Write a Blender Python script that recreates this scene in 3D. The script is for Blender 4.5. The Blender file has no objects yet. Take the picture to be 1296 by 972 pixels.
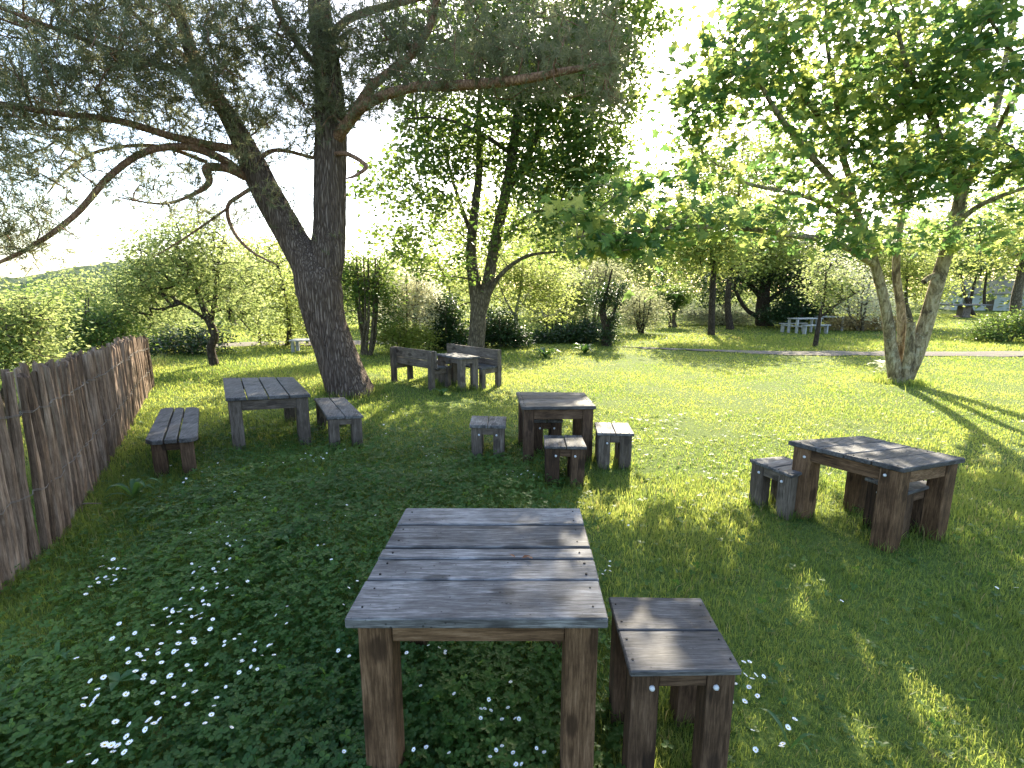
import bpy, bmesh, math, random
import numpy as np
from mathutils import Vector
random.seed(5)
RNG = np.random.default_rng(11)
C = bpy.context.scene.collection
sc = bpy.context.scene

# ------------------------------------------------------------------ camera
F_PX, W_PX, H_PX = 630.0, 1296.0, 972.0
PITCH = math.atan(117.0 / F_PX)
CAM_H = 2.1
cam_d = bpy.data.cameras.new('camera')
cam = bpy.data.objects.new('camera', cam_d)
C.objects.link(cam)
cam.location = (0, 0, CAM_H)
cam.rotation_euler = (math.pi / 2 - PITCH, 0, 0)
cam_d.sensor_width = 36.0
cam_d.lens = 36.0 * F_PX / W_PX
cam_d.clip_start = 0.05
cam_d.clip_end = 3000
sc.camera = cam


def ray(x, y):
    a, b = (x - 648) / F_PX, (486 - y) / F_PX
    return np.array([a, math.cos(PITCH) + b * math.sin(PITCH), -math.sin(PITCH) + b * math.cos(PITCH)])


def P(x, y, h=0.0):
    """point seen at photo pixel x, y that lies h above the lawn"""
    d = ray(x, y)
    return np.array([0, 0, CAM_H]) + d * ((h - CAM_H) / d[2])


def D(x, y, Y):
    """point seen at photo pixel x, y that stands Y metres in front"""
    d = ray(x, y)
    return np.array([0, 0, CAM_H]) + d * (Y / d[1])


# ------------------------------------------------------------------ light
SUN_AZ, SUN_EL = math.radians(15), math.radians(31)
w = bpy.data.worlds.new('World')
sc.world = w
w.use_nodes = True
nt = w.node_tree
for n in list(nt.nodes):
    nt.nodes.remove(n)
sky = nt.nodes.new('ShaderNodeTexSky')
sky.sky_type = 'NISHITA'
sky.sun_disc = False
sky.sun_elevation = SUN_EL
sky.sun_rotation = SUN_AZ
sky.air_density = 1.0
sky.dust_density = 2.0
bg = nt.nodes.new('ShaderNodeBackground')
bg.inputs['Strength'].default_value = 0.15
wo = nt.nodes.new('ShaderNodeOutputWorld')
nt.links.new(sky.outputs[0], bg.inputs[0])
nt.links.new(bg.outputs[0], wo.inputs[0])
sd = bpy.data.lights.new('sun', 'SUN')
sd.energy = 4.7
sd.angle = math.radians(0.55)
sd.color = (1.0, 0.90, 0.70)
sun = bpy.data.objects.new('sun', sd)
C.objects.link(sun)
TO_SUN = Vector((math.sin(SUN_AZ) * math.cos(SUN_EL), math.cos(SUN_AZ) * math.cos(SUN_EL), math.sin(SUN_EL)))
sun.rotation_euler = TO_SUN.to_track_quat('Z', 'Y').to_euler()
sun.location = (0, 0, 30)
sc.view_settings.view_transform = 'Standard'
sc.view_settings.look = 'None'
sc.view_settings.exposure = 2.08
sc.view_settings.gamma = 1.0
sc.view_settings.use_curve_mapping = False
cy = sc.cycles
cy.use_denoising = True
cy.max_bounces = 7
cy.diffuse_bounces = 4
cy.glossy_bounces = 2
cy.transmission_bounces = 4
cy.transparent_max_bounces = 4
cy.sample_clamp_indirect = 6.0


# ------------------------------------------------------------------ scene bookkeeping
def tag(o, label=None, cat=None, group=None, kind=None):
    if label: o['label'] = label
    if cat: o['category'] = cat
    if group: o['group'] = group
    if kind: o['kind'] = kind
    return o


def empty(name, loc, label, cat, group=None, rz=0.0):
    o = bpy.data.objects.new(name, None)
    o.empty_display_size = 0.2
    C.objects.link(o)
    o.location = loc
    o.rotation_euler = (0, 0, rz)
    return tag(o, label, cat, group)


def link_mesh(name, me, parent=None):
    o = bpy.data.objects.new(name, me)
    C.objects.link(o)
    o.parent = parent
    return o


def np_mesh(name, V, Fs, mats, v=None, smooth=False, mat_idx=None):
    """V (n,3); Fs list of (m,k) int arrays; v per-vertex float stored as attribute 'v'"""
    me = bpy.data.meshes.new(name)
    V = np.ascontiguousarray(V, dtype=np.float32)
    Fs = [np.asarray(f, dtype=np.int32) for f in Fs if len(f)]
    me.vertices.add(len(V))
    me.vertices.foreach_set('co', V.ravel())
    loops = np.concatenate([f.ravel() for f in Fs])
    tot = np.concatenate([np.full(len(f), f.shape[1], dtype=np.int32) for f in Fs])
    start = np.concatenate([[0], np.cumsum(tot)[:-1]]).astype(np.int32)
    me.loops.add(len(loops))
    me.loops.foreach_set('vertex_index', loops)
    me.polygons.add(len(tot))
    me.polygons.foreach_set('loop_start', start)
    if mat_idx is not None:
        me.polygons.foreach_set('material_index', np.asarray(mat_idx, dtype=np.int32))
    me.polygons.foreach_set('use_smooth', np.full(len(tot), smooth))
    for m in (mats if isinstance(mats, (list, tuple)) else [mats]):
        me.materials.append(m)
    if v is not None:
        a = me.attributes.new('v', 'FLOAT', 'POINT')
        a.data.foreach_set('value', np.ascontiguousarray(v, dtype=np.float32))
    me.update(calc_edges=True)
    return me


# ------------------------------------------------------------------ materials
class NT:
    def __init__(self, name):
        self.m = bpy.data.materials.new(name)
        self.m.use_nodes = True
        self.t = self.m.node_tree
        for n in list(self.t.nodes): self.t.nodes.remove(n)
        self.out = self.t.nodes.new('ShaderNodeOutputMaterial')

    def n(self, kind, **kw):
        nd = self.t.nodes.new('ShaderNode' + kind)
        for k, val in kw.items():
            if k in nd.inputs.keys() if isinstance(k, str) else False: nd.inputs[k].default_value = val
            else: setattr(nd, k, val)
        return nd

    def l(self, a, b):
        self.t.links.new(a, b)

    def ramp(self, fac, stops):
        r = self.t.nodes.new('ShaderNodeValToRGB')
        e = r.color_ramp.elements
        e[0].position, e[0].color = stops[0][0], (*stops[0][1], 1)
        e[1].position, e[1].color = stops[-1][0], (*stops[-1][1], 1)
        for p, c in stops[1:-1]:
            k = e.new(p); k.color = (*c, 1)
        self.l(fac, r.inputs[0])
        return r.outputs[0]

    def noise(self, vec, scale, detail=4, rough=0.55, dist=0.0):
        nz = self.t.nodes.new('ShaderNodeTexNoise')
        nz.inputs['Scale'].default_value = scale
        nz.inputs['Detail'].default_value = detail
        nz.inputs['Roughness'].default_value = rough
        nz.inputs['Distortion'].default_value = dist
        if vec is not None: self.l(vec, nz.inputs['Vector'])
        return nz.outputs['Fac']

    def math(self, op, a, b=None):
        m = self.t.nodes.new('ShaderNodeMath'); m.operation = op
        for i, q in enumerate((a, b)):
            if q is None: continue
            if isinstance(q, (int, float)): m.inputs[i].default_value = q
            else: self.l(q, m.inputs[i])
        return m.outputs[0]

    def mix(self, fac, a, b, mode='MIX'):
        m = self.t.nodes.new('ShaderNodeMix'); m.data_type = 'RGBA'; m.blend_type = mode
        for sock, q in ((m.inputs[0], fac), (m.inputs[6], a), (m.inputs[7], b)):
            if isinstance(q, (int, float)): sock.default_value = q
            elif isinstance(q, tuple): sock.default_value = (*q, 1)
            else: self.l(q, sock)
        return m.outputs[2]

    def attr(self, name='v'):
        a = self.t.nodes.new('ShaderNodeAttribute'); a.attribute_name = name
        return a.outputs['Fac']

    def coords(self, scale=(1, 1, 1), offset=None):
        tc = self.t.nodes.new('ShaderNodeTexCoord')
        mp = self.t.nodes.new('ShaderNodeMapping')
        mp.inputs['Scale'].default_value = scale
        self.l(tc.outputs['Object'], mp.inputs['Vector'])
        if offset is not None:
            cb = self.t.nodes.new('ShaderNodeCombineXYZ')
            for i in range(3): self.l(offset, cb.inputs[i])
            self.l(cb.outputs[0], mp.inputs['Location'])
        return mp.outputs[0]

    def principled(self, col, rough=0.8, spec=0.3, bump=None, bstr=0.3, bdist=0.02):
        b = self.t.nodes.new('ShaderNodeBsdfPrincipled')
        if isinstance(col, tuple): b.inputs['Base Color'].default_value = (*col, 1)
        else: self.l(col, b.inputs['Base Color'])
        if isinstance(rough, (int, float)): b.inputs['Roughness'].default_value = rough
        else: self.l(rough, b.inputs['Roughness'])
        b.inputs['Specular IOR Level'].default_value = spec
        if bump is not None:
            bp = self.t.nodes.new('ShaderNodeBump')
            bp.inputs['Strength'].default_value = bstr
            bp.inputs['Distance'].default_value = bdist
            self.l(bump, bp.inputs['Height'])
            self.l(bp.outputs[0], b.inputs['Normal'])
        return b.outputs[0]

    def done(self, sh):
        self.l(sh, self.out.inputs['Surface'])
        return self.m


def leaf_mat(name, stops, tstops, tfac=0.5, rough=0.5, spec=0.25):
    """reflected colour and transmitted colour both vary from leaf to leaf"""
    t = NT(name)
    v = t.attr()
    front = t.principled(t.ramp(v, stops), rough, spec)
    tr = t.t.nodes.new('ShaderNodeBsdfTranslucent')
    t.l(t.ramp(v, tstops), tr.inputs['Color'])
    mx = t.t.nodes.new('ShaderNodeMixShader')
    mx.inputs[0].default_value = tfac
    t.l(front, mx.inputs[1]); t.l(tr.outputs[0], mx.inputs[2])
    return t.done(mx.outputs[0])


def two(a, b): return [(0.0, a), (1.0, b)]


M = {}
M['grass'] = leaf_mat('grass_blade', [(0, (.035, .09, .018)), (.7, (.115, .162, .04)), (.94, (.19, .20, .06)), (1, (.30, .25, .11))],
                      [(0, (.17, .29, .05)), (.7, (.52, .56, .11)), (.94, (.62, .58, .18)), (1, (.5, .42, .16))], .55, .45, .25)
M['clover'] = leaf_mat('clover_leaf', two((.028, .08, .016), (.085, .155, .03)), two((.08, .20, .03), (.25, .38, .06)), .42, .5, .3)
M['straw'] = leaf_mat('dry_straw', two((.28, .20, .09), (.45, .36, .18)), two((.35, .26, .1), (.45, .36, .16)), .35, .6, .2)
M['maple_leaf'] = leaf_mat('maple_leaf', two((.035, .095, .035), (.085, .15, .04)), [(0, (.07, .17, .05)), (.42, (.19, .32, .08)), (.72, (.50, .57, .14)), (1, (.68, .68, .2))], .57, .4, .35)
M['broad_leaf'] = leaf_mat('broad_leaf', two((.03, .075, .022), (.07, .13, .03)), two((.12, .23, .045), (.36, .44, .08)), .5, .42, .35)
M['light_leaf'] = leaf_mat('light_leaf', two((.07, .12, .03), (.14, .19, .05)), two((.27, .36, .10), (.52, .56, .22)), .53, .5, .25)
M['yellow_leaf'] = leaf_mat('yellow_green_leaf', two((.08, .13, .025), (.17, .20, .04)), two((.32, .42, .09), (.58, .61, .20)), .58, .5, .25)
M['grey_leaf'] = leaf_mat('grey_green_leaf', two((.14, .16, .09), (.27, .27, .19)), two((.32, .36, .14), (.55, .55, .33)), .5, .6, .2)
M['dark_leaf'] = leaf_mat('dark_evergreen_leaf', two((.012, .035, .012), (.035, .07, .022)), two((.03, .08, .012), (.09, .15, .02)), .25, .4, .4)
M['white_bloom'] = leaf_mat('white_blossom', two((.40, .42, .28), (.76, .75, .64)), two((.72, .72, .42), (.92, .88, .68)), .62, .6, .2)
M['needle'] = leaf_mat('pine_needle', [(0, (.085, .10, .055)), (.75, (.17, .17, .09)), (1, (.24, .18, .10))],
                       [(0, (.14, .17, .08)), (.75, (.38, .39, .20)), (1, (.38, .3, .18))], .48, .45, .35)
M['dock'] = leaf_mat('dock_leaf', two((.04, .10, .03), (.07, .15, .045)), two((.14, .28, .04), (.26, .4, .06)), .4, .4, .4)


def bark(name, c0, c1, c2, sxy, sz, bstr, bdist, rough=.9):
    t = NT(name)
    co = t.coords((sxy, sxy, sz))
    nz = t.t.nodes.new('ShaderNodeTexNoise'); nz.inputs['Scale'].default_value = .7; nz.inputs['Detail'].default_value = 3
    t.l(co, nz.inputs['Vector'])
    vm = t.t.nodes.new('ShaderNodeVectorMath'); vm.operation = 'MULTIPLY_ADD'
    vm.inputs[1].default_value = (1.6, 1.6, 1.6)
    t.l(nz.outputs['Color'], vm.inputs[0]); t.l(co, vm.inputs[2])
    co = vm.outputs[0]
    a = t.noise(co, 1.0, 6, .62, .8)
    vo = t.t.nodes.new('ShaderNodeTexVoronoi')
    vo.feature = 'DISTANCE_TO_EDGE'
    t.l(co, vo.inputs['Vector']); vo.inputs['Scale'].default_value = 1.1
    crack = t.math('MINIMUM', t.math('MULTIPLY', vo.outputs['Distance'], 3.2), 1.0)
    hgt = t.math('ADD', t.math('MULTIPLY', crack, .6), t.math('MULTIPLY', a, .6))
    big = t.noise(t.coords((1, 1, 1)), 3.0, 3, .6)
    col = t.ramp(t.math('ADD', t.math('MULTIPLY', hgt, .75), t.math('MULTIPLY', big, .3)), [(.25, c0), (.55, c1), (.95, c2)])
    return t.done(t.principled(col, rough, .15, hgt, bstr, bdist))


M['pine_bark'] = bark('pine_bark', (.032, .021, .016), (.125, .088, .068), (.27, .205, .165), 25, 1.7, 1.0, .05)
M['pine_limb_bark'] = bark('pine_limb_bark', (.07, .04, .026), (.22, .12, .075), (.36, .22, .145), 18, 6, .8, .02)
M['brown_bark'] = bark('brown_bark', (.03, .024, .018), (.10, .08, .055), (.2, .165, .12), 16, 5, .8, .025)
M['dark_bark'] = bark('dark_bark', (.015, .012, .009), (.05, .038, .03), (.10, .08, .06), 12, 4, .7, .03)
M['pale_bark'] = bark('pale_bark', (.12, .11, .08), (.28, .26, .2), (.44, .42, .34), 10, 6, .4, .02)


def maple_bark():
    t = NT('maple_bark')
    co = t.coords((1, 1, 1))
    n1 = t.noise(co, 5, 5, .65, .4)
    n2 = t.noise(t.coords((16, 16, 5)), 1.0, 6, .65, .8)
    n3 = t.noise(co, 14, 4, .6)
    base = t.ramp(n2, [(.32, (.07, .05, .03)), (.48, (.23, .18, .105)), (.68, (.42, .35, .235))])
    lich = t.ramp(n1, [(.55, (0, 0, 0)), (.66, (.7, .7, .7))])
    col = t.mix(lich, base, (.36, .34, .25))
    moss = t.ramp(n3, [(.58, (0, 0, 0)), (.70, (.7, .7, .7))])
    col = t.mix(moss, col, (.12, .11, .03))
    dk = t.ramp(t.noise(t.coords((3, 3, 1.6)), 1.3, 5, .7, .6), [(.50, (0, 0, 0)), (.62, (.8, .8, .8))])
    col = t.mix(dk, col, (.045, .033, .022))
    return t.done(t.principled(col, .9, .15, t.math('ADD', n2, n3), .7, .02))


M['maple_bark'] = maple_bark()


def wood(name, axis, cols, seed=0.0, rough=.62, knots=True, spec=.35):
    """weathered board; grain runs along the given local axis"""
    t = NT(name)
    v = t.attr()
    off = t.math('ADD', t.math('MULTIPLY', v, 37.0), seed)
    s = [30.0, 30.0, 30.0]; s['XYZ'.index(axis)] = 2.6
    g = t.noise(t.coords(tuple(s), off), 1.0, 7, .68, .9)
    s2 = [130.0, 130.0, 130.0]; s2['XYZ'.index(axis)] = 9.0
    fine = t.noise(t.coords(tuple(s2), off), 1.0, 4, .7, .2)
    blot = t.noise(t.coords((3.2, 3.2, 3.2), off), 1.0, 5, .62)
    f = t.math('ADD', t.math('ADD', t.math('MULTIPLY', g, .42), t.math('MULTIPLY', fine, .40)), t.math('MULTIPLY', blot, .30))
    f = t.math('ADD', t.math('MULTIPLY', t.math('SUBTRACT', f, .55), 1.75 if 'weathered' in name else 1.45), .55)
    f = t.math('ADD', f, t.math('MULTIPLY', t.math('SUBTRACT', v, .5), .22 if 'stake' in name else .14))
    col = t.ramp(f, [(.33, cols[0]), (.52, cols[1]), (.64, cols[2]), (.8, cols[3])])
    h = t.math('ADD', g, t.math('MULTIPLY', fine, .6))
    if knots:
        sk = [6.5, 6.5, 6.5]; sk['XYZ'.index(axis)] = 3.4
        vo = t.t.nodes.new('ShaderNodeTexVoronoi')
        t.l(t.coords(tuple(sk), off), vo.inputs['Vector'])
        vo.inputs['Scale'].default_value = 1.0
        d = t.math('ADD', vo.outputs['Distance'], t.math('MULTIPLY', t.math('SUBTRACT', g, .45), .38))
        k = t.ramp(d, [(.22, (1, 1, 1)), (.31, (0, 0, 0))])
        col = t.mix(t.math('MULTIPLY', k, .7), col, cols[0])
        sp = t.t.nodes.new('ShaderNodeTexVoronoi'); t.l(t.coords((30, 30, 30), off), sp.inputs['Vector']); sp.inputs['Scale'].default_value = 1.0
        spot = t.ramp(t.math('ADD', sp.outputs['Distance'], t.math('MULTIPLY', t.noise(t.coords((5, 5, 5), off), 1.0, 3), .55)), [(.30, (1, 1, 1)), (.40, (0, 0, 0))])
        col = t.mix(t.math('MULTIPLY', spot, .8 if 'grey_w' in name or 'dark_w' in name else .0), col, (.014, .012, .012))
        cr = t.ramp(g, [(.28, (1, 1, 1)), (.34, (0, 0, 0))])
        col = t.mix(t.math('MULTIPLY', cr, .7), col, (.015, .013, .013))
    rg = t.math('ADD', t.math('MULTIPLY', g, .3), rough - .15)
    return t.done(t.principled(col, rg, spec, h, .55, .006))


GREY = [(.028, .026, .026), (.085, .080, .079), (.145, .138, .135), (.29, .278, .27)]
DGREY = [(.022, .020, .020), (.060, .056, .055), (.105, .098, .095), (.19, .18, .172)]
BROWN = [(.026, .013, .006), (.085, .046, .023), (.155, .088, .047), (.26, .16, .095)]
DBROWN = [(.016, .009, .006), (.050, .028, .016), (.092, .054, .032), (.16, .10, .064)]
GBROWN = [(.032, .024, .018), (.085, .065, .05), (.145, .115, .09), (.24, .20, .165)]
WD = {}
def wd(kind, axis):
    k = kind + axis
    if k not in WD:
        WD[k] = wood({'grey': 'grey_weathered_wood', 'dgrey': 'dark_weathered_wood', 'brown': 'brown_wood', 'dbrown': 'dark_brown_wood',
                      'gbrown': 'grey_brown_wood', 'stake': 'chestnut_stake_wood'}[kind] + '_along_' + axis.lower(), axis,
                     {'grey': GREY, 'dgrey': DGREY, 'brown': BROWN, 'dbrown': DBROWN, 'gbrown': GBROWN,
                      'stake': [(.05, .031, .02), (.135, .088, .060), (.22, .152, .108), (.35, .26, .195)]}[kind],
                     rough=.68 if 'grey' in kind else .75, spec=.28 if 'grey' in kind else .2, knots=kind != 'stake')
    return WD[k]


t = NT('galvanised_bolt'); M['bolt'] = t.done(t.principled((.55, .55, .56), .35, .5))
t = NT('wire'); M['wire'] = t.done(t.principled((.16, .14, .125), .6, .4))
t = NT('rusty_nail'); M['nail'] = t.done(t.principled((.012, .010, .010), .7, .3))
t = NT('pale_painted_wood')
M['pale_paint'] = t.done(t.principled(t.ramp(t.noise(t.coords((8, 8, 8)), 1, 4), [(.3, (.26, .26, .26)), (.7, (.42, .42, .42))]), .7, .3))
t = NT('house_wall')
M['house_wall'] = t.done(t.principled(t.ramp(t.noise(t.coords((1, 1, 1)), 2, 4), [(.3, (.50, .52, .55)), (.7, (.60, .62, .64))]), .9, .2))
t = NT('house_roof')
co = t.coords((3, 3, 12)); M['house_roof'] = t.done(t.principled(t.ramp(t.noise(co, 1, 4), [(.3, (.22, .20, .19)), (.7, (.34, .31, .29))]), .9, .2))
t = NT('window_glass'); M['glass'] = t.done(t.principled((.04, .05, .06), .08, .6))
t = NT('daisy_petal'); M['petal'] = t.done(t.principled((.85, .85, .84), .6, .2))
t = NT('daisy_centre'); M['daisy_eye'] = t.done(t.principled((.62, .42, .03), .7, .2))
t = NT('flower_stem'); M['stem'] = t.done(t.principled((.05, .11, .03), .6, .3))
t = NT('dead_twig'); M['twig'] = t.done(t.principled((.25, .2, .15), .8, .2))

t = NT('lawn_soil')
co = t.coords((1, 1, 1))
n1 = t.noise(co, .6, 5, .6); n2 = t.noise(co, 22, 4, .65); n3 = t.noise(co, 3.5, 4, .6)
col = t.ramp(n2, [(.3, (.04, .065, .015)), (.55, (.095, .135, .03)), (.75, (.17, .19, .05))])
col = t.mix(t.ramp(n1, [(.45, (0, 0, 0)), (.65, (.6, .6, .6))]), col, (.10, .13, .03))
col = t.mix(t.ramp(n3, [(.62, (0, 0, 0)), (.75, (.55, .55, .55))]), col, (.13, .10, .05))
M['soil'] = t.done(t.principled(col, .95, .1, n2, .6, .03))

t = NT('gravel_path')
co = t.coords((1, 1, 1)); n2 = t.noise(co, 45, 4, .7); n1 = t.noise(co, 1.4, 4, .6)
col = t.ramp(n2, [(.3, (.10, .088, .075)), (.7, (.22, .195, .17))])
col = t.mix(t.ramp(n1, [(.5, (0, 0, 0)), (.7, (.7, .7, .7))]), col, (.22, .21, .13))
M['path'] = t.done(t.principled(col, .95, .1, n2, .5, .02))

t = NT('wooded_hill')
co = t.coords((1, 1, 1)); n1 = t.noise(co, .16, 6, .7)
M['hill'] = t.done(t.principled(t.ramp(n1, [(.3, (.09, .12, .07)), (.55, (.16, .19, .11)), (.75, (.24, .26, .17))]), 1, .0, n1, 1, 3))  # distance haze is put into the colour: hill greens lightened


# ------------------------------------------------------------------ ground
def smooth(a, b, x):
    t_ = np.clip((x - a) / (b - a), 0, 1)
    return t_ * t_ * (3 - 2 * t_)


def gz(x, y):
    """lawn level; the land falls away behind the fence on the left and lifts a little far to the right"""
    x = np.asarray(x, float); y = np.asarray(y, float)
    edge = -(4.6 + (y - 3.3) * .52)                      # line of the fence
    drop = -2.6 * smooth(1.5, 14, edge - x)
    drop = drop - 5.0 * smooth(0, 60, y - 26) * smooth(2, -16, x)
    near = -.24 * smooth(4.2, 2.0, y) * smooth(-2.6, -1.6, x)
    return drop + near + .9 * smooth(30, 90, y) * smooth(8, 30, x)


rad = np.concatenate([np.linspace(0, 40, 90), np.geomspace(41, 1500, 50)])
ang = np.linspace(0, 2 * np.pi, 181)[:-1]
R_, A_ = np.meshgrid(rad[1:], ang, indexing='ij')
X, Y = R_ * np.sin(A_), R_ * np.cos(A_)
Z = gz(X, Y) + .012 * np.sin(X * 2.3 + 1) * np.sin(Y * 1.9)
V = np.concatenate([[[0, 0, 0]], np.stack([X, Y, Z], -1).reshape(-1, 3)])
nr, na = X.shape
i, j = np.meshgrid(np.arange(nr - 1), np.arange(na), indexing='ij')
q = np.stack([1 + i * na + j, 1 + (i + 1) * na + j, 1 + (i + 1) * na + (j + 1) % na, 1 + i * na + (j + 1) % na], -1).reshape(-1, 4)
jj = np.arange(na)
tri = np.stack([np.zeros(na, int), 1 + jj, 1 + (jj + 1) % na], -1)
q = q[:, ::-1]; tri = tri[:, ::-1]
tag(link_mesh('ground', np_mesh('ground', V, [q, tri], M['soil'], smooth=True)), kind='structure')


def strip(name, pts, widths, mat, lift):
    pts = np.array(pts, float)
    s = np.linspace(0, len(pts) - 1, 60)
    cx = np.interp(s, range(len(pts)), pts[:, 0]); cyy = np.interp(s, range(len(pts)), pts[:, 1])
    wv = np.interp(s, range(len(pts)), widths)
    for _ in range(6):
        cx[1:-1] = (cx[:-2] + cx[1:-1] + cx[2:]) / 3; cyy[1:-1] = (cyy[:-2] + cyy[1:-1] + cyy[2:]) / 3
    tx, ty = np.gradient(cx), np.gradient(cyy)
    ln = np.hypot(tx, ty); nx, ny = -ty / ln, tx / ln
    V = []
    for k in np.linspace(-.5, .5, 7):
        jit = np.convolve(RNG.normal(0, .22, len(s)), [.3, .4, .3], 'same') if abs(k) == .5 else 0
        xx, yy = cx + nx * (wv * k + jit), cyy + ny * (wv * k + jit)
        V.append(np.stack([xx, yy, gz(xx, yy) + lift + .03 * (1 - (2 * k) ** 2)], -1))
    V = np.stack(V, 1)
    n, m = V.shape[:2]
    i, j = np.meshgrid(np.arange(n - 1), np.arange(m - 1), indexing='ij')
    f = np.stack([i * m + j, (i + 1) * m + j, (i + 1) * m + j + 1, i * m + j + 1], -1).reshape(-1, 4)
    tag(link_mesh(name, np_mesh(name, V.reshape(-1, 3), [f], mat, smooth=True)), kind='structure')


strip('path', [(4.2, 18.9), (6.5, 18.0), (9, 17.2), (14, 16.8), (20, 16.9), (34, 19)], [.1, .5, .9, 1.3, 1.6, 1.9], M['path'], .02)
strip('footpath', [(-14, 19.0), (-10, 20.3), (-7, 20.6), (-4.5, 20.9), (-1, 23)], [1.2, 1.9, 2.0, 1.6, 1.2], M['path'], .02)

# wooded hill beyond the valley on the left
xs = np.linspace(-420, 90, 200); ys = np.linspace(190, 420, 60)
X, Y = np.meshgrid(xs, ys, indexing='ij')
ridge = np.exp(-((Y - 300) / 55) ** 2) * (.55 + .45 * np.exp(-((X + 190) / 130) ** 2))
Z = -22 + 41 * ridge + 1.6 * np.sin(X * .05) * ridge + RNG.normal(0, .9, X.shape) * (ridge > .1) + 1.1 * np.sin(X * .31 + Y * .2) * np.sin(Y * .27)
i, j = np.meshgrid(np.arange(199), np.arange(59), indexing='ij')
f = np.stack([i * 60 + j, (i + 1) * 60 + j, (i + 1) * 60 + j + 1, i * 60 + j + 1], -1).reshape(-1, 4)
tag(link_mesh('hill', np_mesh('hill', np.stack([X, Y, Z], -1).reshape(-1, 3), [f], M['hill'], smooth=True)), kind='structure')


# ------------------------------------------------------------------ carpentry
class MB:
    def __init__(self):
        self.v, self.f, self.a, self.mi, self.sm = [], [], [], [], []

    def _take(self, bm, val, mi=0, smooth_=False):
        o = len(self.v)
        bm.verts.index_update()
        for x in bm.verts: self.v.append(tuple(x.co)); self.a.append(val)
        for x in bm.faces: self.f.append([o + q.index for q in x.verts]); self.mi.append(mi); self.sm.append(smooth_)
        bm.free()

    def prism(self, pts, z0, z1, bevel=.005, val=None, mi=0, wob=0.0):
        """upright prism over the outline pts (counter-clockwise)"""
        bm = bmesh.new()
        val = random.random() if val is None else val
        lo = [bm.verts.new((p[0], p[1], (z0[k] if isinstance(z0, (list, tuple)) else z0))) for k, p in enumerate(pts)]
        hi = [bm.verts.new((p[0], p[1], (z1[k] if isinstance(z1, (list, tuple)) else z1) + random.uniform(-wob, wob))) for k, p in enumerate(pts)]
        n = len(pts)
        bm.faces.new(lo[::-1]); bm.faces.new(hi)
        for k in range(n): bm.faces.new((lo[k], lo[(k + 1) % n], hi[(k + 1) % n], hi[k]))
        bmesh.ops.recalc_face_normals(bm, faces=bm.faces)
        if bevel: bmesh.ops.bevel(bm, geom=list(bm.edges), offset=bevel, segments=1, affect='EDGES')
        self._take(bm, val, mi)

    def box(self, c, size, bevel=.004, rx=0, rz=0, val=None, mi=0):
        bm = bmesh.new()
        from mathutils import Matrix
        bmesh.ops.create_cube(bm, size=1)
        for x in bm.verts: x.co = Vector((x.co.x * size[0], x.co.y * size[1], x.co.z * size[2]))
        if bevel: bmesh.ops.bevel(bm, geom=list(bm.edges), offset=bevel, segments=1, affect='EDGES')
        m = Matrix.Translation(c) @ Matrix.Rotation(rz, 4, 'Z') @ Matrix.Rotation(rx, 4, 'X')
        bm.transform(m)
        self._take(bm, random.random() if val is None else val, mi)

    def knob(self, c, r, mi=1):
        bm = bmesh.new()
        bmesh.ops.create_uvsphere(bm, u_segments=10, v_segments=6, radius=r)
        for x in bm.verts: x.co = x.co + Vector(c)
        self._take(bm, .5, mi, True)

    def build(self, name, mats, parent=None):
        me = bpy.data.meshes.new(name)
        me.from_pydata(self.v, [], self.f)
        for m in (mats if isinstance(mats, (list, tuple)) else [mats]): me.materials.append(m)
        me.polygons.foreach_set('material_index', self.mi)
        me.polygons.foreach_set('use_smooth', self.sm)
        a = me.attributes.new('v', 'FLOAT', 'POINT'); a.data.foreach_set('value', self.a)
        me.update()
        return link_mesh(name, me, parent)


def lerp(a, b, t): return np.asarray(a) * (1 - t) + np.asarray(b) * t


LEGS = []


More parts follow.
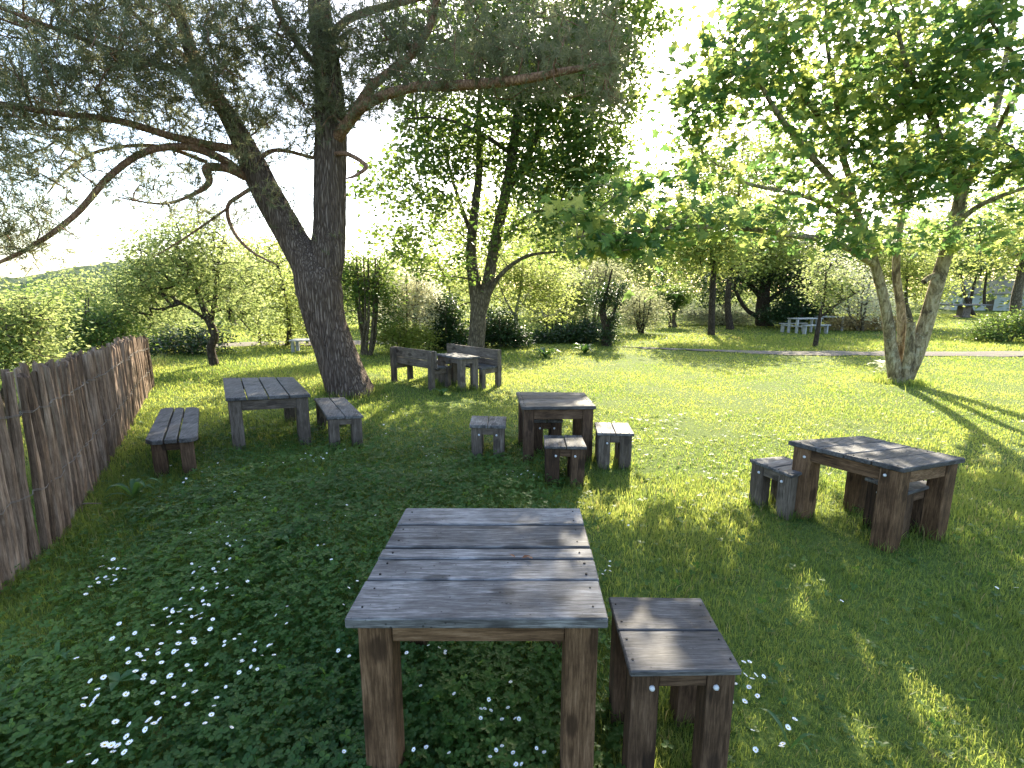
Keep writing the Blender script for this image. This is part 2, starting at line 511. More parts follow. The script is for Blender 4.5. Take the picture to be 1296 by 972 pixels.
def slab_table(name, quad, h, label, cat, group, seams, along='u', thick=.042, leg=.125, over=.03, apron=.095, top='grey', legs='brown',
               bolts=(), cut=0.0, top_name='tabletop', leg_lean=0.0, gap=.004, thick_apron=.04):
    """quad: back-left, back-right, front-right, front-left corners of the top in the ground plan.
    seams: where the joints between the boards fall (0..1); along: boards run along u (left-right) or v (back-front)"""
    quad = [np.array(q_[:2], float) for q_ in quad]
    c = sum(quad) / 4
    u = (quad[1] - quad[0]) + (quad[2] - quad[3]); vdir = (quad[3] - quad[0]) + (quad[2] - quad[1])
    rz = math.atan2(u[1], u[0])
    root = empty(name, (c[0], c[1], 0), label, cat, group, rz)
    cs, sn = math.cos(-rz), math.sin(-rz)
    L = [np.array([(q_ - c)[0] * cs - (q_ - c)[1] * sn, (q_ - c)[0] * sn + (q_ - c)[1] * cs]) for q_ in quad]
    bl, br, fr, fl = L
    at = lambda s, t_: lerp(lerp(bl, br, s), lerp(fl, fr, s), t_)
    lu = np.linalg.norm(lerp(br, fr, .5) - lerp(bl, fl, .5)); lv = np.linalg.norm(lerp(fl, fr, .5) - lerp(bl, br, .5))
    mb = MB()
    ed = [0] + list(seams) + [1]
    for k in range(len(ed) - 1):
        a, b = ed[k], ed[k + 1]
        g = gap / (lv if along == 'u' else lu)
        a2, b2 = a + (g if k else 0), b - (g if k < len(ed) - 2 else 0)
        e0, e1 = random.uniform(0, .006), 1 - random.uniform(0, .006)
        if along == 'u': pts = [at(e0, b2), at(e1, b2), at(e1, a2), at(e0, a2)]
        else:
            pts = [at(a2, e1), at(b2, e1), at(b2, e0), at(a2, e0)]
            if cut and k == len(ed) - 2:      # outer board with its corners cut off
                pts = [at(a2, e1), at(b2 - cut * .6, e1), at(b2, e1 - cut * .22), at(b2, e0 + cut * .22), at(b2 - cut * .6, e0), at(a2, e0)]
            if cut and k == 0:
                pts = [at(a2 + cut * .6, e1), at(b2, e1), at(b2, e0), at(a2 + cut * .6, e0), at(a2, e0 + cut * .22), at(a2, e1 - cut * .22)]
        mb.prism(pts, h - thick, h + random.uniform(-.0025, .0025), .006, wob=.0015)
    for k in range(len(ed) - 1):
        a, b = ed[k], ed[k + 1]
        for e in (.055, .945):
            for q_ in ((.25, .75) if b - a > .12 else (.5,)):
                w_ = a + (b - a) * q_ + random.uniform(-.008, .008); e_ = e + random.uniform(-.008, .008)
                p_ = at(e_, w_) if along == 'u' else at(w_, e_)
                r_ = random.uniform(.0045, .0065)
                mb.prism([(p_[0] + r_ * math.cos(j * math.pi / 4), p_[1] + r_ * math.sin(j * math.pi / 4)) for j in range(8)], h - .01, h + .0042, 0, .5, 1)
    mb.build(top_name, [wd(top, 'X' if along == 'u' else 'Y'), M['nail']], root)
    su, sv = leg / lu, leg / lv
    ou, ov = over / lu, over / lv
    zt = h - thick - .001
    ln = .018
    for s0, t0, key in ((ou, ov, 'bl'), (1 - ou - su, ov, 'br'), (1 - ou - su, 1 - ov - sv, 'fr'), (ou, 1 - ov - sv, 'fl')):
        mb = MB()
        mb.prism([at(s0, t0 + sv), at(s0 + su, t0 + sv), at(s0 + su, t0), at(s0, t0)], -.05 if c[1] > 3.2 else -.36, zt, .006)
        pc = at(s0 + su / 2, t0 + sv / 2)
        LEGS.append((c[0] + pc[0] * math.cos(rz) - pc[1] * math.sin(rz), c[1] + pc[0] * math.sin(rz) + pc[1] * math.cos(rz), leg * .62))
        if key in bolts:
            for (face, zz) in bolts[key]:
                if face == 'f': p_ = at(s0 + su * .72 if key == 'fl' else s0 + su * .3, t0 + sv)
                else: p_ = at(s0, t0 + sv * .6)
                mb.knob((p_[0], p_[1] - (.002 if face == 'f' else 0), h - zz), .0135)
        mb.build('leg', [wd(legs, 'Z'), M['bolt']], root)
    ia, ib = ou + su, 1 - ou - su
    ja, jb = ov + sv, 1 - ov - sv
    ta = thick_apron
    for t0 in (ov + .012 / lv, 1 - ov - (.012 + ta) / lv):
        mb = MB()
        mb.prism([at(ia + .001, t0 + ta / lv), at(ib - .001, t0 + ta / lv), at(ib - .001, t0), at(ia + .001, t0)], zt - apron, zt - .001, .004)
        mb.build('apron', wd(legs, 'X'), root)
    for s0 in (ou + .012 / lu, 1 - ou - (.012 + ta) / lu):
        mb = MB()
        mb.prism([at(s0, jb - .001), at(s0 + ta / lu, jb - .001), at(s0 + ta / lu, ja + .001), at(s0, ja + .001)], zt - apron, zt - .001, .004)
        mb.build('apron', wd(legs, 'Y'), root)
    return root


TH, SH = .73, .46
q4 = lambda pts, h: [P(x, y, h) for x, y in pts]
GT, GS = 'wooden picnic tables on the lawn', 'low wooden stools around the picnic tables'
slab_table('picnic_table', q4([(513, 643), (735, 643), (772, 783), (435, 783)], TH), TH,
           'large square grey board picnic table with brown legs, nearest the viewer', 'table', GT,
           [.215, .455, .56, .735], 'u', .05, .145, .04, .1, 'grey', 'brown', gap=.009)
slab_table('wooden_stool', q4([(770, 755), (888, 757), (940, 848), (797, 850)], SH), SH,
           'dark two-board stool with two bolts tucked against the big front table', 'stool', GS,
           [.5], 'u', .03, .125, .018, .075, 'dgrey', 'dbrown', {'fl': [('f', .1)], 'fr': [('f', .1)]})
slab_table('picnic_table', q4([(282, 478), (371, 477), (393, 499), (285, 504)], TH), TH,
           'long four-board grey picnic table between two benches beside the leaning pine', 'table', GT,
           [.25, .5, .745], 'v', .045, .16, .03, .14, 'dgrey', 'gbrown', gap=.008)
slab_table('plank_bench', q4([(204, 516), (252, 515), (250, 554), (182, 559)], SH), SH,
           'three-board bench with cut corners between the stake fence and the long table', 'bench', 'backless benches at the long table',
           [.35, .62], 'v', .05, .14, .05, .09, 'dgrey', 'dbrown', cut=.22, top_name='seat', gap=.009)
slab_table('plank_bench', q4([(397, 504), (436, 502.5), (460, 526), (414, 528)], SH), SH,
           'two-board backless bench on the pine side of the long table', 'bench', 'backless benches at the long table',
           [.5], 'v', .04, .13, .02, .08, 'dgrey', 'gbrown', top_name='seat', gap=.005)
slab_table('picnic_table', q4([(653, 496), (740, 497), (755, 514), (660, 515)], TH), TH,
           'dark square picnic table with four stools in the middle of the lawn', 'table', GT,
           [.24, .5, .75], 'u', .04, .13, .03, .13, 'dgrey', 'dbrown')
slab_table('wooden_stool', q4([(597, 526), (641, 527), (640, 539), (594, 538)], SH), SH,
           'pale grey two-board stool standing apart left of the middle table', 'stool', GS,
           [.5], 'v', .04, .14, .02, .09, 'grey', 'gbrown', {'fl': [('f', .13)], 'fr': [('f', .13)]}, top_name='seat')
slab_table('wooden_stool', q4([(688, 550), (736, 551), (743, 566), (689, 565)], SH), SH,
           'dark two-board stool in front of the middle table', 'stool', GS,
           [.52], 'v', .03, .15, .015, .09, 'dgrey', 'dbrown', {'fl': [('f', .11)], 'fr': [('f', .11)]}, top_name='seat')
slab_table('wooden_stool', q4([(752, 534), (795, 535), (803, 549), (756, 548)], SH), SH,
           'sunlit stool with worn pale top on the right of the middle table', 'stool', GS,
           [.5], 'v', .035, .14, .02, .09, 'grey', 'gbrown', {'fl': [('f', .13)]}, top_name='seat')
slab_table('wooden_stool', q4([(671, 521), (708, 521), (713, 532), (672, 532)], SH), SH,
           'shadowed stool behind the middle table, seen between its legs', 'stool', GS,
           [.5], 'v', .035, .14, .015, .09, 'dgrey', 'dbrown', {'fl': [('f', .11)], 'fr': [('f', .11)]}, top_name='seat')
slab_table('picnic_table', q4([(1092, 551.5), (1223, 580), (1144, 593), (997, 558)], TH), TH,
           'square picnic table set cornerwise in the sun on the right with two stools', 'table', GT,
           [.27, .52, .75], 'v', .04, .135, .03, .115, 'dgrey', 'brown', {'fl': [('f', .12)], 'fr': [('f', .1)]})
slab_table('wooden_stool', q4([(992, 577), (1032, 592), (1003, 602), (948, 581)], SH), SH,
           'stool with bolted legs at the left corner of the cornerwise table', 'stool', GS,
           [.55], 'v', .03, .12, .015, .09, 'grey', 'gbrown', {'fl': [('f', .1)], 'fr': [('f', .1)]}, top_name='seat')
slab_table('wooden_stool', q4([(1146, 600), (1187, 612), (1150, 623), (1094, 604)], SH), SH,
           'stool half hidden behind the front leg of the cornerwise table', 'stool', GS,
           [.5], 'v', .03, .12, .015, .09, 'grey', 'dbrown', {'fl': [('f', .1)]}, top_name='seat')


def back_bench(p0, p1, front, label):
    """bench with a two-board backrest; p0-p1 is the foot line of the back posts, front = +1 seat to the left of p0->p1"""
    p0, p1 = np.array(p0[:2]), np.array(p1[:2])
    ln = np.linalg.norm(p1 - p0); rz = math.atan2(*(p1 - p0)[::-1])
    root = empty('garden_bench', (*(p0 + p1) / 2, 0), label, 'bench', 'benches with backrests under the broadleaf tree', rz)
    hx = ln / 2
    for s in (-1, 1):
        mb = MB(); mb.box((s * (hx - .06), 0, .38), (.12, .10, .90)); mb.build('back_post', wd('gbrown', 'Z'), root)
        mb = MB(); mb.box((s * (hx - .06), front * .46, .19), (.12, .10, .48)); mb.build('leg', wd('gbrown', 'Z'), root)
    mb = MB()
    for z, hh in ((.725, .22), (.53, .15)):
        mb.box((0, front * .075, z), (ln + .06, .045, hh))
    mb.build('backrest', wd('gbrown', 'X'), root)
    mb = MB()
    for k in range(3): mb.box((0, front * (.16 + .15 * k), .455 + random.uniform(-.002, .002)), (ln + .02, .138, .045))
    mb.build('seat', wd('dgrey', 'X'), root)
    for s in (-1, 1):
        mb = MB(); mb.box((s * (hx - .06), front * .23, .375), (.05, .36, .10)); mb.build('seat_rail', wd('gbrown', 'Y'), root)


A0, A1 = np.array([-2.82, 11.6, 0]), np.array([-1.70, 10.58, 0])
back_bench(A0, A1, 1, 'weathered bench seen from behind, nearest the leaning pine')
B0, B1 = np.array([-1.53, 12.35, 0]), np.array([-.27, 11.0, 0])
back_bench(B0, B1, -1, 'weathered bench facing the lawn on the far side of the shaded table')
tc = [(-1.72, 11.1), (-1.3, 11.3), (-.68, 10.62), (-1.10, 10.4)]
slab_table('picnic_table', tc, .73, 'small shaded picnic table between the two benches with backrests', 'table', GT,
           [.33, .66], 'v', .045, .12, .03, .1, 'grey', 'gbrown')


# ------------------------------------------------------------------ stake fence
def tube(pts, radii, k=6, cap=True):
    """verts and faces of one tapering tube"""
    pts = np.asarray(pts, float); n = len(pts)
    radii = np.broadcast_to(np.asarray(radii, float), (n,))
    tan = np.gradient(pts, axis=0)
    tan /= np.linalg.norm(tan, axis=1, keepdims=True) + 1e-9
    ref = np.array([0, 0, 1.0]) if abs(tan[0, 2]) < .9 else np.array([1.0, 0, 0])
    a = np.cross(tan[0], ref); a /= np.linalg.norm(a)
    V = np.empty((n, k, 3))
    th = np.linspace(0, 2 * np.pi, k, endpoint=False)
    for q_ in range(n):
        a = a - tan[q_] * np.dot(a, tan[q_]); a /= np.linalg.norm(a) + 1e-9
        b = np.cross(tan[q_], a)
        V[q_] = pts[q_] + radii[q_] * (np.cos(th)[:, None] * a + np.sin(th)[:, None] * b)
    i, j = np.meshgrid(np.arange(n - 1), np.arange(k), indexing='ij')
    f = np.stack([i * k + j, i * k + (j + 1) % k, (i + 1) * k + (j + 1) % k, (i + 1) * k + j], -1).reshape(-1, 4)
    return V.reshape(-1, 3), f


class TB:
    def __init__(self): self.V, self.F, self.n = [], [], 0
    def add(self, V, f): self.V.append(V); self.F.append(f + self.n); self.n += len(V)
    def tube(self, pts, r, k=6): self.add(*tube(pts, r, k))
    def mesh(self, name, mat, smooth_=True):
        V = np.concatenate(self.V)
        return np_mesh(name, V, [np.concatenate(self.F)], mat, smooth=smooth_, v=np.full(len(V), .5))


fb = np.array([[-75, 850], [10, 737], [75, 685], [105, 632], [150, 562], [175, 517], [192, 490]], float)
ft = [505, 478, 466, 457, 440, 427, 427]
fpos = np.array([P(x, y) for x, y in fb])
fh = []
for p_, ty in zip(fpos, ft):
    dd = ray(648, ty); fh.append(CAM_H + p_[1] * dd[2] / dd[1])
seg = np.concatenate([[0], np.cumsum(np.linalg.norm(np.diff(fpos, axis=0), axis=1))])
fence = empty('stake_fence', (fpos[3][0], fpos[3][1], 0), 'brown split stake fence wired together along the left edge of the lawn', 'fence')
base = np.array([fpos[3][0], fpos[3][1], 0])
nst = 138
wire_pts = {0: [], 1: []}
ss = np.linspace(.55, seg[-1], nst)
restV, restF, restv, nrest = [], [], [], 0
for k, s in enumerate(ss):
    x0, y0 = np.interp(s, seg, fpos[:, 0]), np.interp(s, seg, fpos[:, 1])
    hh = np.interp(s, seg, fh) + random.uniform(-.05, .03)
    x0 += random.uniform(-.026, .026); y0 += random.uniform(-.014, .014)
    r = random.uniform(.028, .045)
    lx, ly = random.uniform(-.05, .05), random.uniform(-.06, .06)
    n = 9
    zz = np.linspace(-.05, hh, n)
    tt = zz / hh
    bow = random.uniform(-.025, .025)
    pts = np.stack([lx * tt + bow * np.sin(tt * 3.1) + np.array([random.uniform(-.005, .005) for _ in zz]), ly * tt + bow * .6 * np.sin(tt * 3.1), zz], -1)
    rr = r * (1.08 - .28 * tt) * np.array([random.uniform(.9, 1.1) for _ in zz])
    Vt, ff = tube(pts, rr, 7)
    Vt = Vt.reshape(n, 7, 3)
    sq = random.uniform(.55, .9); an = random.uniform(0, math.pi)
    dv = Vt - pts[:, None]
    ax = np.array([math.cos(an), math.sin(an), 0])
    Vt = pts[:, None] + dv - (1 - sq) * (dv @ ax)[..., None] * ax
    Vt[-1, :, 2] += np.array([random.uniform(-.05, .03) for _ in range(7)])
    Vt = Vt.reshape(-1, 3)
    ff = [ff, np.array([[(n - 1) * 7 + q_ for q_ in range(7)]])]
    off_ = np.array([x0 - base[0], y0 - base[1], 0])
    vv = np.full(len(Vt), random.random())
    if k < 99:
        o = link_mesh('stake', np_mesh('stake', Vt, ff, wd('stake', 'Z'), v=vv), fence)
        o.location = tuple(off_)
    else:
        restV.append(Vt + off_); restF.append([f_ + nrest for f_ in ff]); restv.append(vv); nrest += len(Vt)
    for wi, fr_ in ((0, .36), (1, .78)):
        off = r * 1.02 + .010
        wire_pts[wi].append((x0 - base[0] + off * .88 + lx * fr_, y0 - base[1] + off * .47 + ly * fr_, np.interp(s, seg, fh) * fr_ + .012 * math.sin(k * 1.7)))
o = link_mesh('stakes', np_mesh('stakes', np.concatenate(restV), [np.concatenate([q_[0] for q_ in restF]), np.concatenate([q_[1] for q_ in restF])], wd('stake', 'Z'), v=np.concatenate(restv)), fence)
o['kind'] = 'stuff'
tb = TB()
for wi in (0, 1):
    tb.tube(np.array(wire_pts[wi]), .0022, 4)
    tb.tube(np.array(wire_pts[wi])[::-1] * np.array([1, 1, 1]) + np.array([.004, .003, .009]), .0018, 4)
link_mesh('wire', tb.mesh('wire', M['wire']), fence)


# ------------------------------------------------------------------ trees
def leaf_mesh(Cn, A, N, S, tmpl, faces):
    """copies of a leaf template at centres Cn, length axis A, normal N, size S"""
    n = len(Cn)
    A = A / (np.linalg.norm(A, axis=1, keepdims=True) + 1e-9)
    B = np.cross(N, A); B /= np.linalg.norm(B, axis=1, keepdims=True) + 1e-9
    N = np.cross(A, B)
    tm = np.asarray(tmpl, float)
    V = Cn[:, None] + S[:, None, None] * (tm[None, :, 0:1] * A[:, None] + tm[None, :, 1:2] * B[:, None] + tm[None, :, 2:3] * N[:, None])
    k = len(tm)
    Fs = []
    for f in faces:
        f = np.asarray(f)
        Fs.append((np.arange(n)[:, None, None] * k + f[None]).reshape(-1, f.shape[1]))
    return V.reshape(-1, 3), Fs


LEAF = ([(0, 0, 0), (.45, .26, .05), (1, 0, -.06), (.45, -.26, .05), (.5, 0, -.02)], [[(0, 4, 1), (0, 3, 4), (4, 2, 1), (3, 2, 4)]])
BROAD = ([(0, 0, 0), (.42, .33, .07), (1, 0, -.08), (.42, -.33, .07)], [[(0, 2, 1), (0, 3, 2)]])
_mp = [(.0, .0, 0), (-.08, .22, -.02), (.02, .48, -.08), (.22, .30, .0), (.46, .50, -.08), (.50, .20, .02), (1.0, 0, -.12),
       (.50, -.20, .02), (.46, -.50, -.08), (.22, -.30, .0), (.02, -.48, -.08), (-.08, -.22, -.02), (.3, 0, .03)]
MAPLE = (_mp, [[(12, (k + 1) % 12, k) for k in range(12)]])


def skeleton(stems, targets, rng, droop=0.0, jitter=.18, step=1.2):
    """grow twigs from the given limbs to the target points; each new twig may carry later ones"""
    pos, par, isstem = [], [], []
    for pts in stems:
        for k, p_ in enumerate(pts):
            pos.append(np.asarray(p_[:3], float)); par.append(len(pos) - 2 if k else -1); isstem.append(True)
    cap = len(pos) + len(targets) * 6 + 10
    arr = np.full((cap, 3), 1e9); arr[:len(pos)] = pos
    T = np.asarray(targets)
    d0 = np.min(np.linalg.norm(T[:, None] - np.array(pos)[None], axis=2), axis=1)
    tips = []
    for ti in np.argsort(d0):
        tpt = T[ti]
        n = len(pos)
        d = np.linalg.norm(arr[:n] - tpt, axis=1) + np.maximum(arr[:n, 2] - tpt[2], 0) * .5
        b = int(np.argmin(d))
        dist = np.linalg.norm(arr[b] - tpt)
        m = max(1, min(4, int(dist / step) + 1))
        last = b
        for s in range(1, m + 1):
            f = s / m
            p_ = arr[b] * (1 - f) + tpt * f
            if s < m: p_ = p_ + rng.normal(0, jitter * dist / m, 3)
            p_ = p_ + np.array([0, 0, -droop * dist * f * f + .12 * dist * math.sin(f * math.pi)])
            arr[len(pos)] = p_; pos.append(p_); par.append(last); isstem.append(False); last = len(pos) - 1
        tips.append(last)
    return np.array(pos), np.array(par), np.array(isstem), np.array(tips)


def branches_mesh(pos, par, isstem, rtip=.008, rmax=.12, expo=2.3, k=5):
    n = len(pos)
    acc = np.zeros(n)
    kids = [[] for _ in range(n)]
    for q_ in range(n):
        if par[q_] >= 0: kids[par[q_]].append(q_)
    for q_ in range(n - 1, -1, -1):
        if isstem[q_]: continue
        if acc[q_] == 0: acc[q_] = rtip ** expo
        if par[q_] >= 0 and not isstem[par[q_]]: acc[par[q_]] += acc[q_]
    r = np.minimum(acc ** (1 / expo), rmax)
    tb = TB()
    for q_ in range(n):
        if isstem[q_]: continue
        pq = par[q_]
        main = pq >= 0 and not isstem[pq] and max(kids[pq], key=lambda c_: r[c_]) == q_
        if main: continue
        ch = [pq, q_]
        cur = q_
        while True:
            kk = [c_ for c_ in kids[cur] if not isstem[c_]]
            if not kk: break
            cur = max(kk, key=lambda c_: r[c_]); ch.append(cur)
        pts = pos[ch]
        rr = r[ch].copy(); rr[0] = rr[1]; rr[-1] *= .5
        kk = k if rr[0] > .02 else (4 if rr[0] > .01 else 3)
        tb.tube(pts, rr, kk)
    return np.concatenate(tb.V), np.concatenate(tb.F)


def spline(pts, n):
    """smooth curve through points (x, y, z, r)"""
    pts = np.asarray(pts, float)
    m = len(pts)
    out = []
    P0 = np.vstack([2 * pts[0] - pts[1], pts, 2 * pts[-1] - pts[-2]])
    for s in np.linspace(0, m - 1 - 1e-6, n):
        k = int(s); t_ = s - k
        a, b, c_, d_ = P0[k], P0[k + 1], P0[k + 2], P0[k + 3]
        out.append(.5 * (2 * b + (c_ - a) * t_ + (2 * a - 5 * b + 4 * c_ - d_) * t_ ** 2 + (3 * b - a - 3 * c_ + d_) * t_ ** 3))
    return np.array(out)


def rough_tube(tb, pts, k, amp, freq, rng, flare=0.0):
    """limb with an uneven, ridged skin"""
    V, f = tube(pts[:, :3], pts[:, 3], k)
    n = len(pts)
    V = V.reshape(n, k, 3)
    th = np.linspace(0, 2 * np.pi, k, endpoint=False)[None]
    s = np.concatenate([[0], np.cumsum(np.linalg.norm(np.diff(pts[:, :3], axis=0), axis=1))])[:, None]
    ph = rng.uniform(0, 6.28, 8)
    g = np.zeros((n, k))
    for q_ in range(6):
        m = int(rng.integers(2, freq))
        g += np.sin(m * th + ph[q_] + s * rng.uniform(-2.2, 2.2)) * (1 / (1 + .18 * m))
    g = g / 6 * amp + rng.normal(0, amp * .22, (n, k))
    if flare:
        g = g + flare * np.exp(-s / .35) * (.6 + .4 * np.sin(5 * th + ph[7]))
    c_ = pts[:, None, :3]
    V = c_ + (V - c_) * (1 + g)[..., None]
    tb.add(V.reshape(-1, 3), f)


def sample_blobs(blobs, n, rng, shell=.35):
    """points in a union of ellipsoids (cx, cy, cz, rx, ry, rz, weight)"""
    B = np.asarray(blobs, float)
    wgt = B[:, 6] * (B[:, 3] * B[:, 4] * B[:, 5]) ** (2 / 3)
    idx = rng.choice(len(B), n, p=wgt / wgt.sum())
    d = rng.normal(size=(n, 3)); d /= np.linalg.norm(d, axis=1, keepdims=True)
    r = rng.uniform(0, 1, n) ** shell
    r = r * (1 + .12 * np.sin(d[:, 0] * 7 + idx) * np.sin(d[:, 2] * 9))
    return B[idx, :3] + d * r[:, None] * B[idx, 3:6]


def scatter_leaves(rng, tips, dirs, per, spread, size, tmpl, flat=.6, vclump=.5, droop=.25, nstd=.8):
    n = len(tips)
    idx = np.repeat(np.arange(n), per)
    m = len(idx)
    Cn = tips[idx] + rng.normal(0, 1, (m, 3)) * np.array([spread, spread, spread * flat])
    N = rng.normal(0, nstd, (m, 3)) + np.array([0, 0, 1.0])
    N /= np.linalg.norm(N, axis=1, keepdims=True)
    A = rng.normal(0, 1, (m, 3)) + dirs[idx] * .7; A[:, 2] = A[:, 2] * .45 - droop
    S = size * rng.uniform(.45, 1.3, m)
    V, Fs = leaf_mesh(Cn, A, N, S, *tmpl)
    cl = rng.uniform(0, 1, n)[idx]
    val = np.clip(vclump * cl + (1 - vclump) * rng.uniform(0, 1, m), 0, 1)
    return V, Fs, np.repeat(val, len(tmpl[0]))


def px_blobs(lst):
    """(x, y, half width, half height in photo pixels, distance, depth radius, weight) -> ellipsoids in metres"""
    out = []
    for (x, y, a, b, Yd, dr, wt) in lst:
        c_ = D(x, y, Yd)
        k = math.hypot(*(ray(x, y)[[1, 2]])) / ray(x, y)[1]
        out.append((c_[0], c_[1], c_[2], a * Yd / F_PX * 1.0, dr, b * Yd / F_PX * 1.0, wt))
    return out


def LP(lst):
    """limb given as (photo x, photo y, distance, radius)"""
    return np.array([[*D(x, y, Yd), r] for x, y, Yd, r in lst])


def build_tree(name, label, cat, root_loc, stems, blobs, n_twig, per, spread, size, tmpl, leafm, barkm, seed, group=None, rtip=.008, rmax=.1,
               trunk_k=14, amp=.08, freq=7, twigm=None, trunk_n=30, flare=.25, droop=0.0, shell=.4, flat=.6, crown_name='crown', tuft=None,
               limbm=None, vclump=.5, step=1.2):
    rng = np.random.default_rng(seed)
    root = empty(name, tuple(root_loc), label, cat, group)
    loc = np.asarray(root_loc, float)
    fine = []
    for k, s in enumerate(stems):
        sp = spline(s, max(10, int(trunk_n * (1 if k == 0 else .8))))
        low = s[0][2] < loc[2] + .6
        tb = TB()
        rough_tube(tb, sp - np.array([*loc, 0]), trunk_k if s[0][3] > .06 else 8, amp, freq, rng, flare if (k == 0 or low) else 0)
        fine.append(sp[::2])
        nm = ('stem' if low and len(stems) > 1 and s[0][3] < .14 else 'trunk') if (k == 0 or low or (limbm and k < 2)) else 'limb'
        link_mesh(nm, tb.mesh(nm, barkm if (nm != 'limb' or limbm is None) else limbm), root)
    T = sample_blobs(blobs, n_twig, rng, shell)
    pos, par, iss, tips = skeleton(fine, T, rng, droop, step=step)
    bV, bF = branches_mesh(pos - loc, par, iss, rtip, rmax)
    # foliage sits at the twig tips and, thinner, along the twigs
    nd = np.where(~iss)[0]
    tipset = np.concatenate([tips, rng.choice(nd, min(len(nd), len(tips) // 2), replace=False)])
    dr = pos[tipset] - pos[np.maximum(par[tipset], 0)]
    dr /= np.linalg.norm(dr, axis=1, keepdims=True) + 1e-9
    if tuft is not None:
        lV, lF, val = tuft(rng, pos, par, iss, tips, loc)
        leafm = M['needle']
    else:
        lV, lF, val = scatter_leaves(rng, pos[tipset] - loc, dr, per, spread, size, tmpl, flat, vclump, .25, .6 if tmpl is MAPLE else .85)
    nl = sum(len(f) for f in lF)
    me = np_mesh(crown_name, np.concatenate([lV, bV]), lF + [bF + len(lV)], [leafm, twigm or barkm],
                 v=np.concatenate([val, np.full(len(bV), .5)]), mat_idx=[0] * nl + [1] * len(bF))
    link_mesh(crown_name, me, root)
    return root


# --- the leaning pine
def pine_tufts(rng, pos, par, iss, tips, loc):
    nd = np.where(~iss)[0]
    own = []
    tips = tips[rng.uniform(0, 1, len(tips)) < .72]
    # tufts strung along the outer part of each twig
    for rep, jit in ((1.0, .02), (.82, .07), (.62, .10), (.42, .13), (.9, .16), (.7, .18)):
        pr = par[tips]
        c_ = pos[pr] * (1 - rep) + pos[tips] * rep + rng.normal(0, jit, (len(tips), 3))
        d_ = pos[tips] - pos[pr]
        d_ /= np.linalg.norm(d_, axis=1, keepdims=True) + 1e-9
        d_ = d_ + rng.normal(0, .5, d_.shape)
        own.append(np.concatenate([c_, d_], 1))
    own = np.concatenate(own)
    c_, d_ = own[:, :3], own[:, 3:]
    d_ /= np.linalg.norm(d_, axis=1, keepdims=True)
    d_[:, 2] += .25
    m = 15
    idx = np.repeat(np.arange(len(c_)), m)
    nd_ = d_[idx] * .9 + rng.normal(0, .62, (len(idx), 3))
    nd_ /= np.linalg.norm(nd_, axis=1, keepdims=True)
    b0 = c_[idx] - loc + d_[idx] * rng.uniform(-.10, .07, (len(idx), 1))
    ln = rng.uniform(.09, .16, (len(idx), 1))
    sd_ = np.cross(nd_, rng.normal(size=(len(idx), 3))); sd_ /= np.linalg.norm(sd_, axis=1, keepdims=True)
    wv = .0058
    V = np.stack([b0 - sd_ * wv, b0 + sd_ * wv, b0 + nd_ * ln], 1).reshape(-1, 3)
    f = np.arange(len(V)).reshape(-1, 3)
    val = np.clip(rng.uniform(0, .8, len(c_))[idx] * .7 + rng.uniform(0, .25, len(idx)) + (rng.uniform(0, 1, len(c_)) > .95)[idx] * .4, 0, 1)
    return V, [f], np.repeat(val, 3)


pb = P(443, 497)
pine_stems = [
    np.array([[*D(446, 512, 10.2)[:2], -.15, .50], [*D(441, 492, 10.2), .45], [*D(425, 445, 10.2), .395], [*D(410, 400, 10.2), .40], [*D(403, 362, 10.2), .44],
              [*D(392, 335, 10.25), .36], [*D(372, 305, 10.3), .285], [*D(345, 258, 10.35), .275], [*D(322, 212, 10.3), .25], [*D(307, 180, 10.2), .20],
              [*D(285, 140, 10.0), .15], [*D(250, 85, 9.8), .12], [*D(228, 20, 9.7), .09], [*D(205, -60, 9.7), .05]]),
    LP([(408, 365, 10.25, .30), (413, 330, 10.3, .34), (417, 290, 10.4, .31), (418, 220, 10.5, .30), (419, 160, 10.6, .29), (415, 95, 10.7, .26),
        (408, 40, 10.8, .22), (403, -20, 10.9, .2), (410, -110, 11.1, .15), (425, -230, 11.4, .07)]),
]
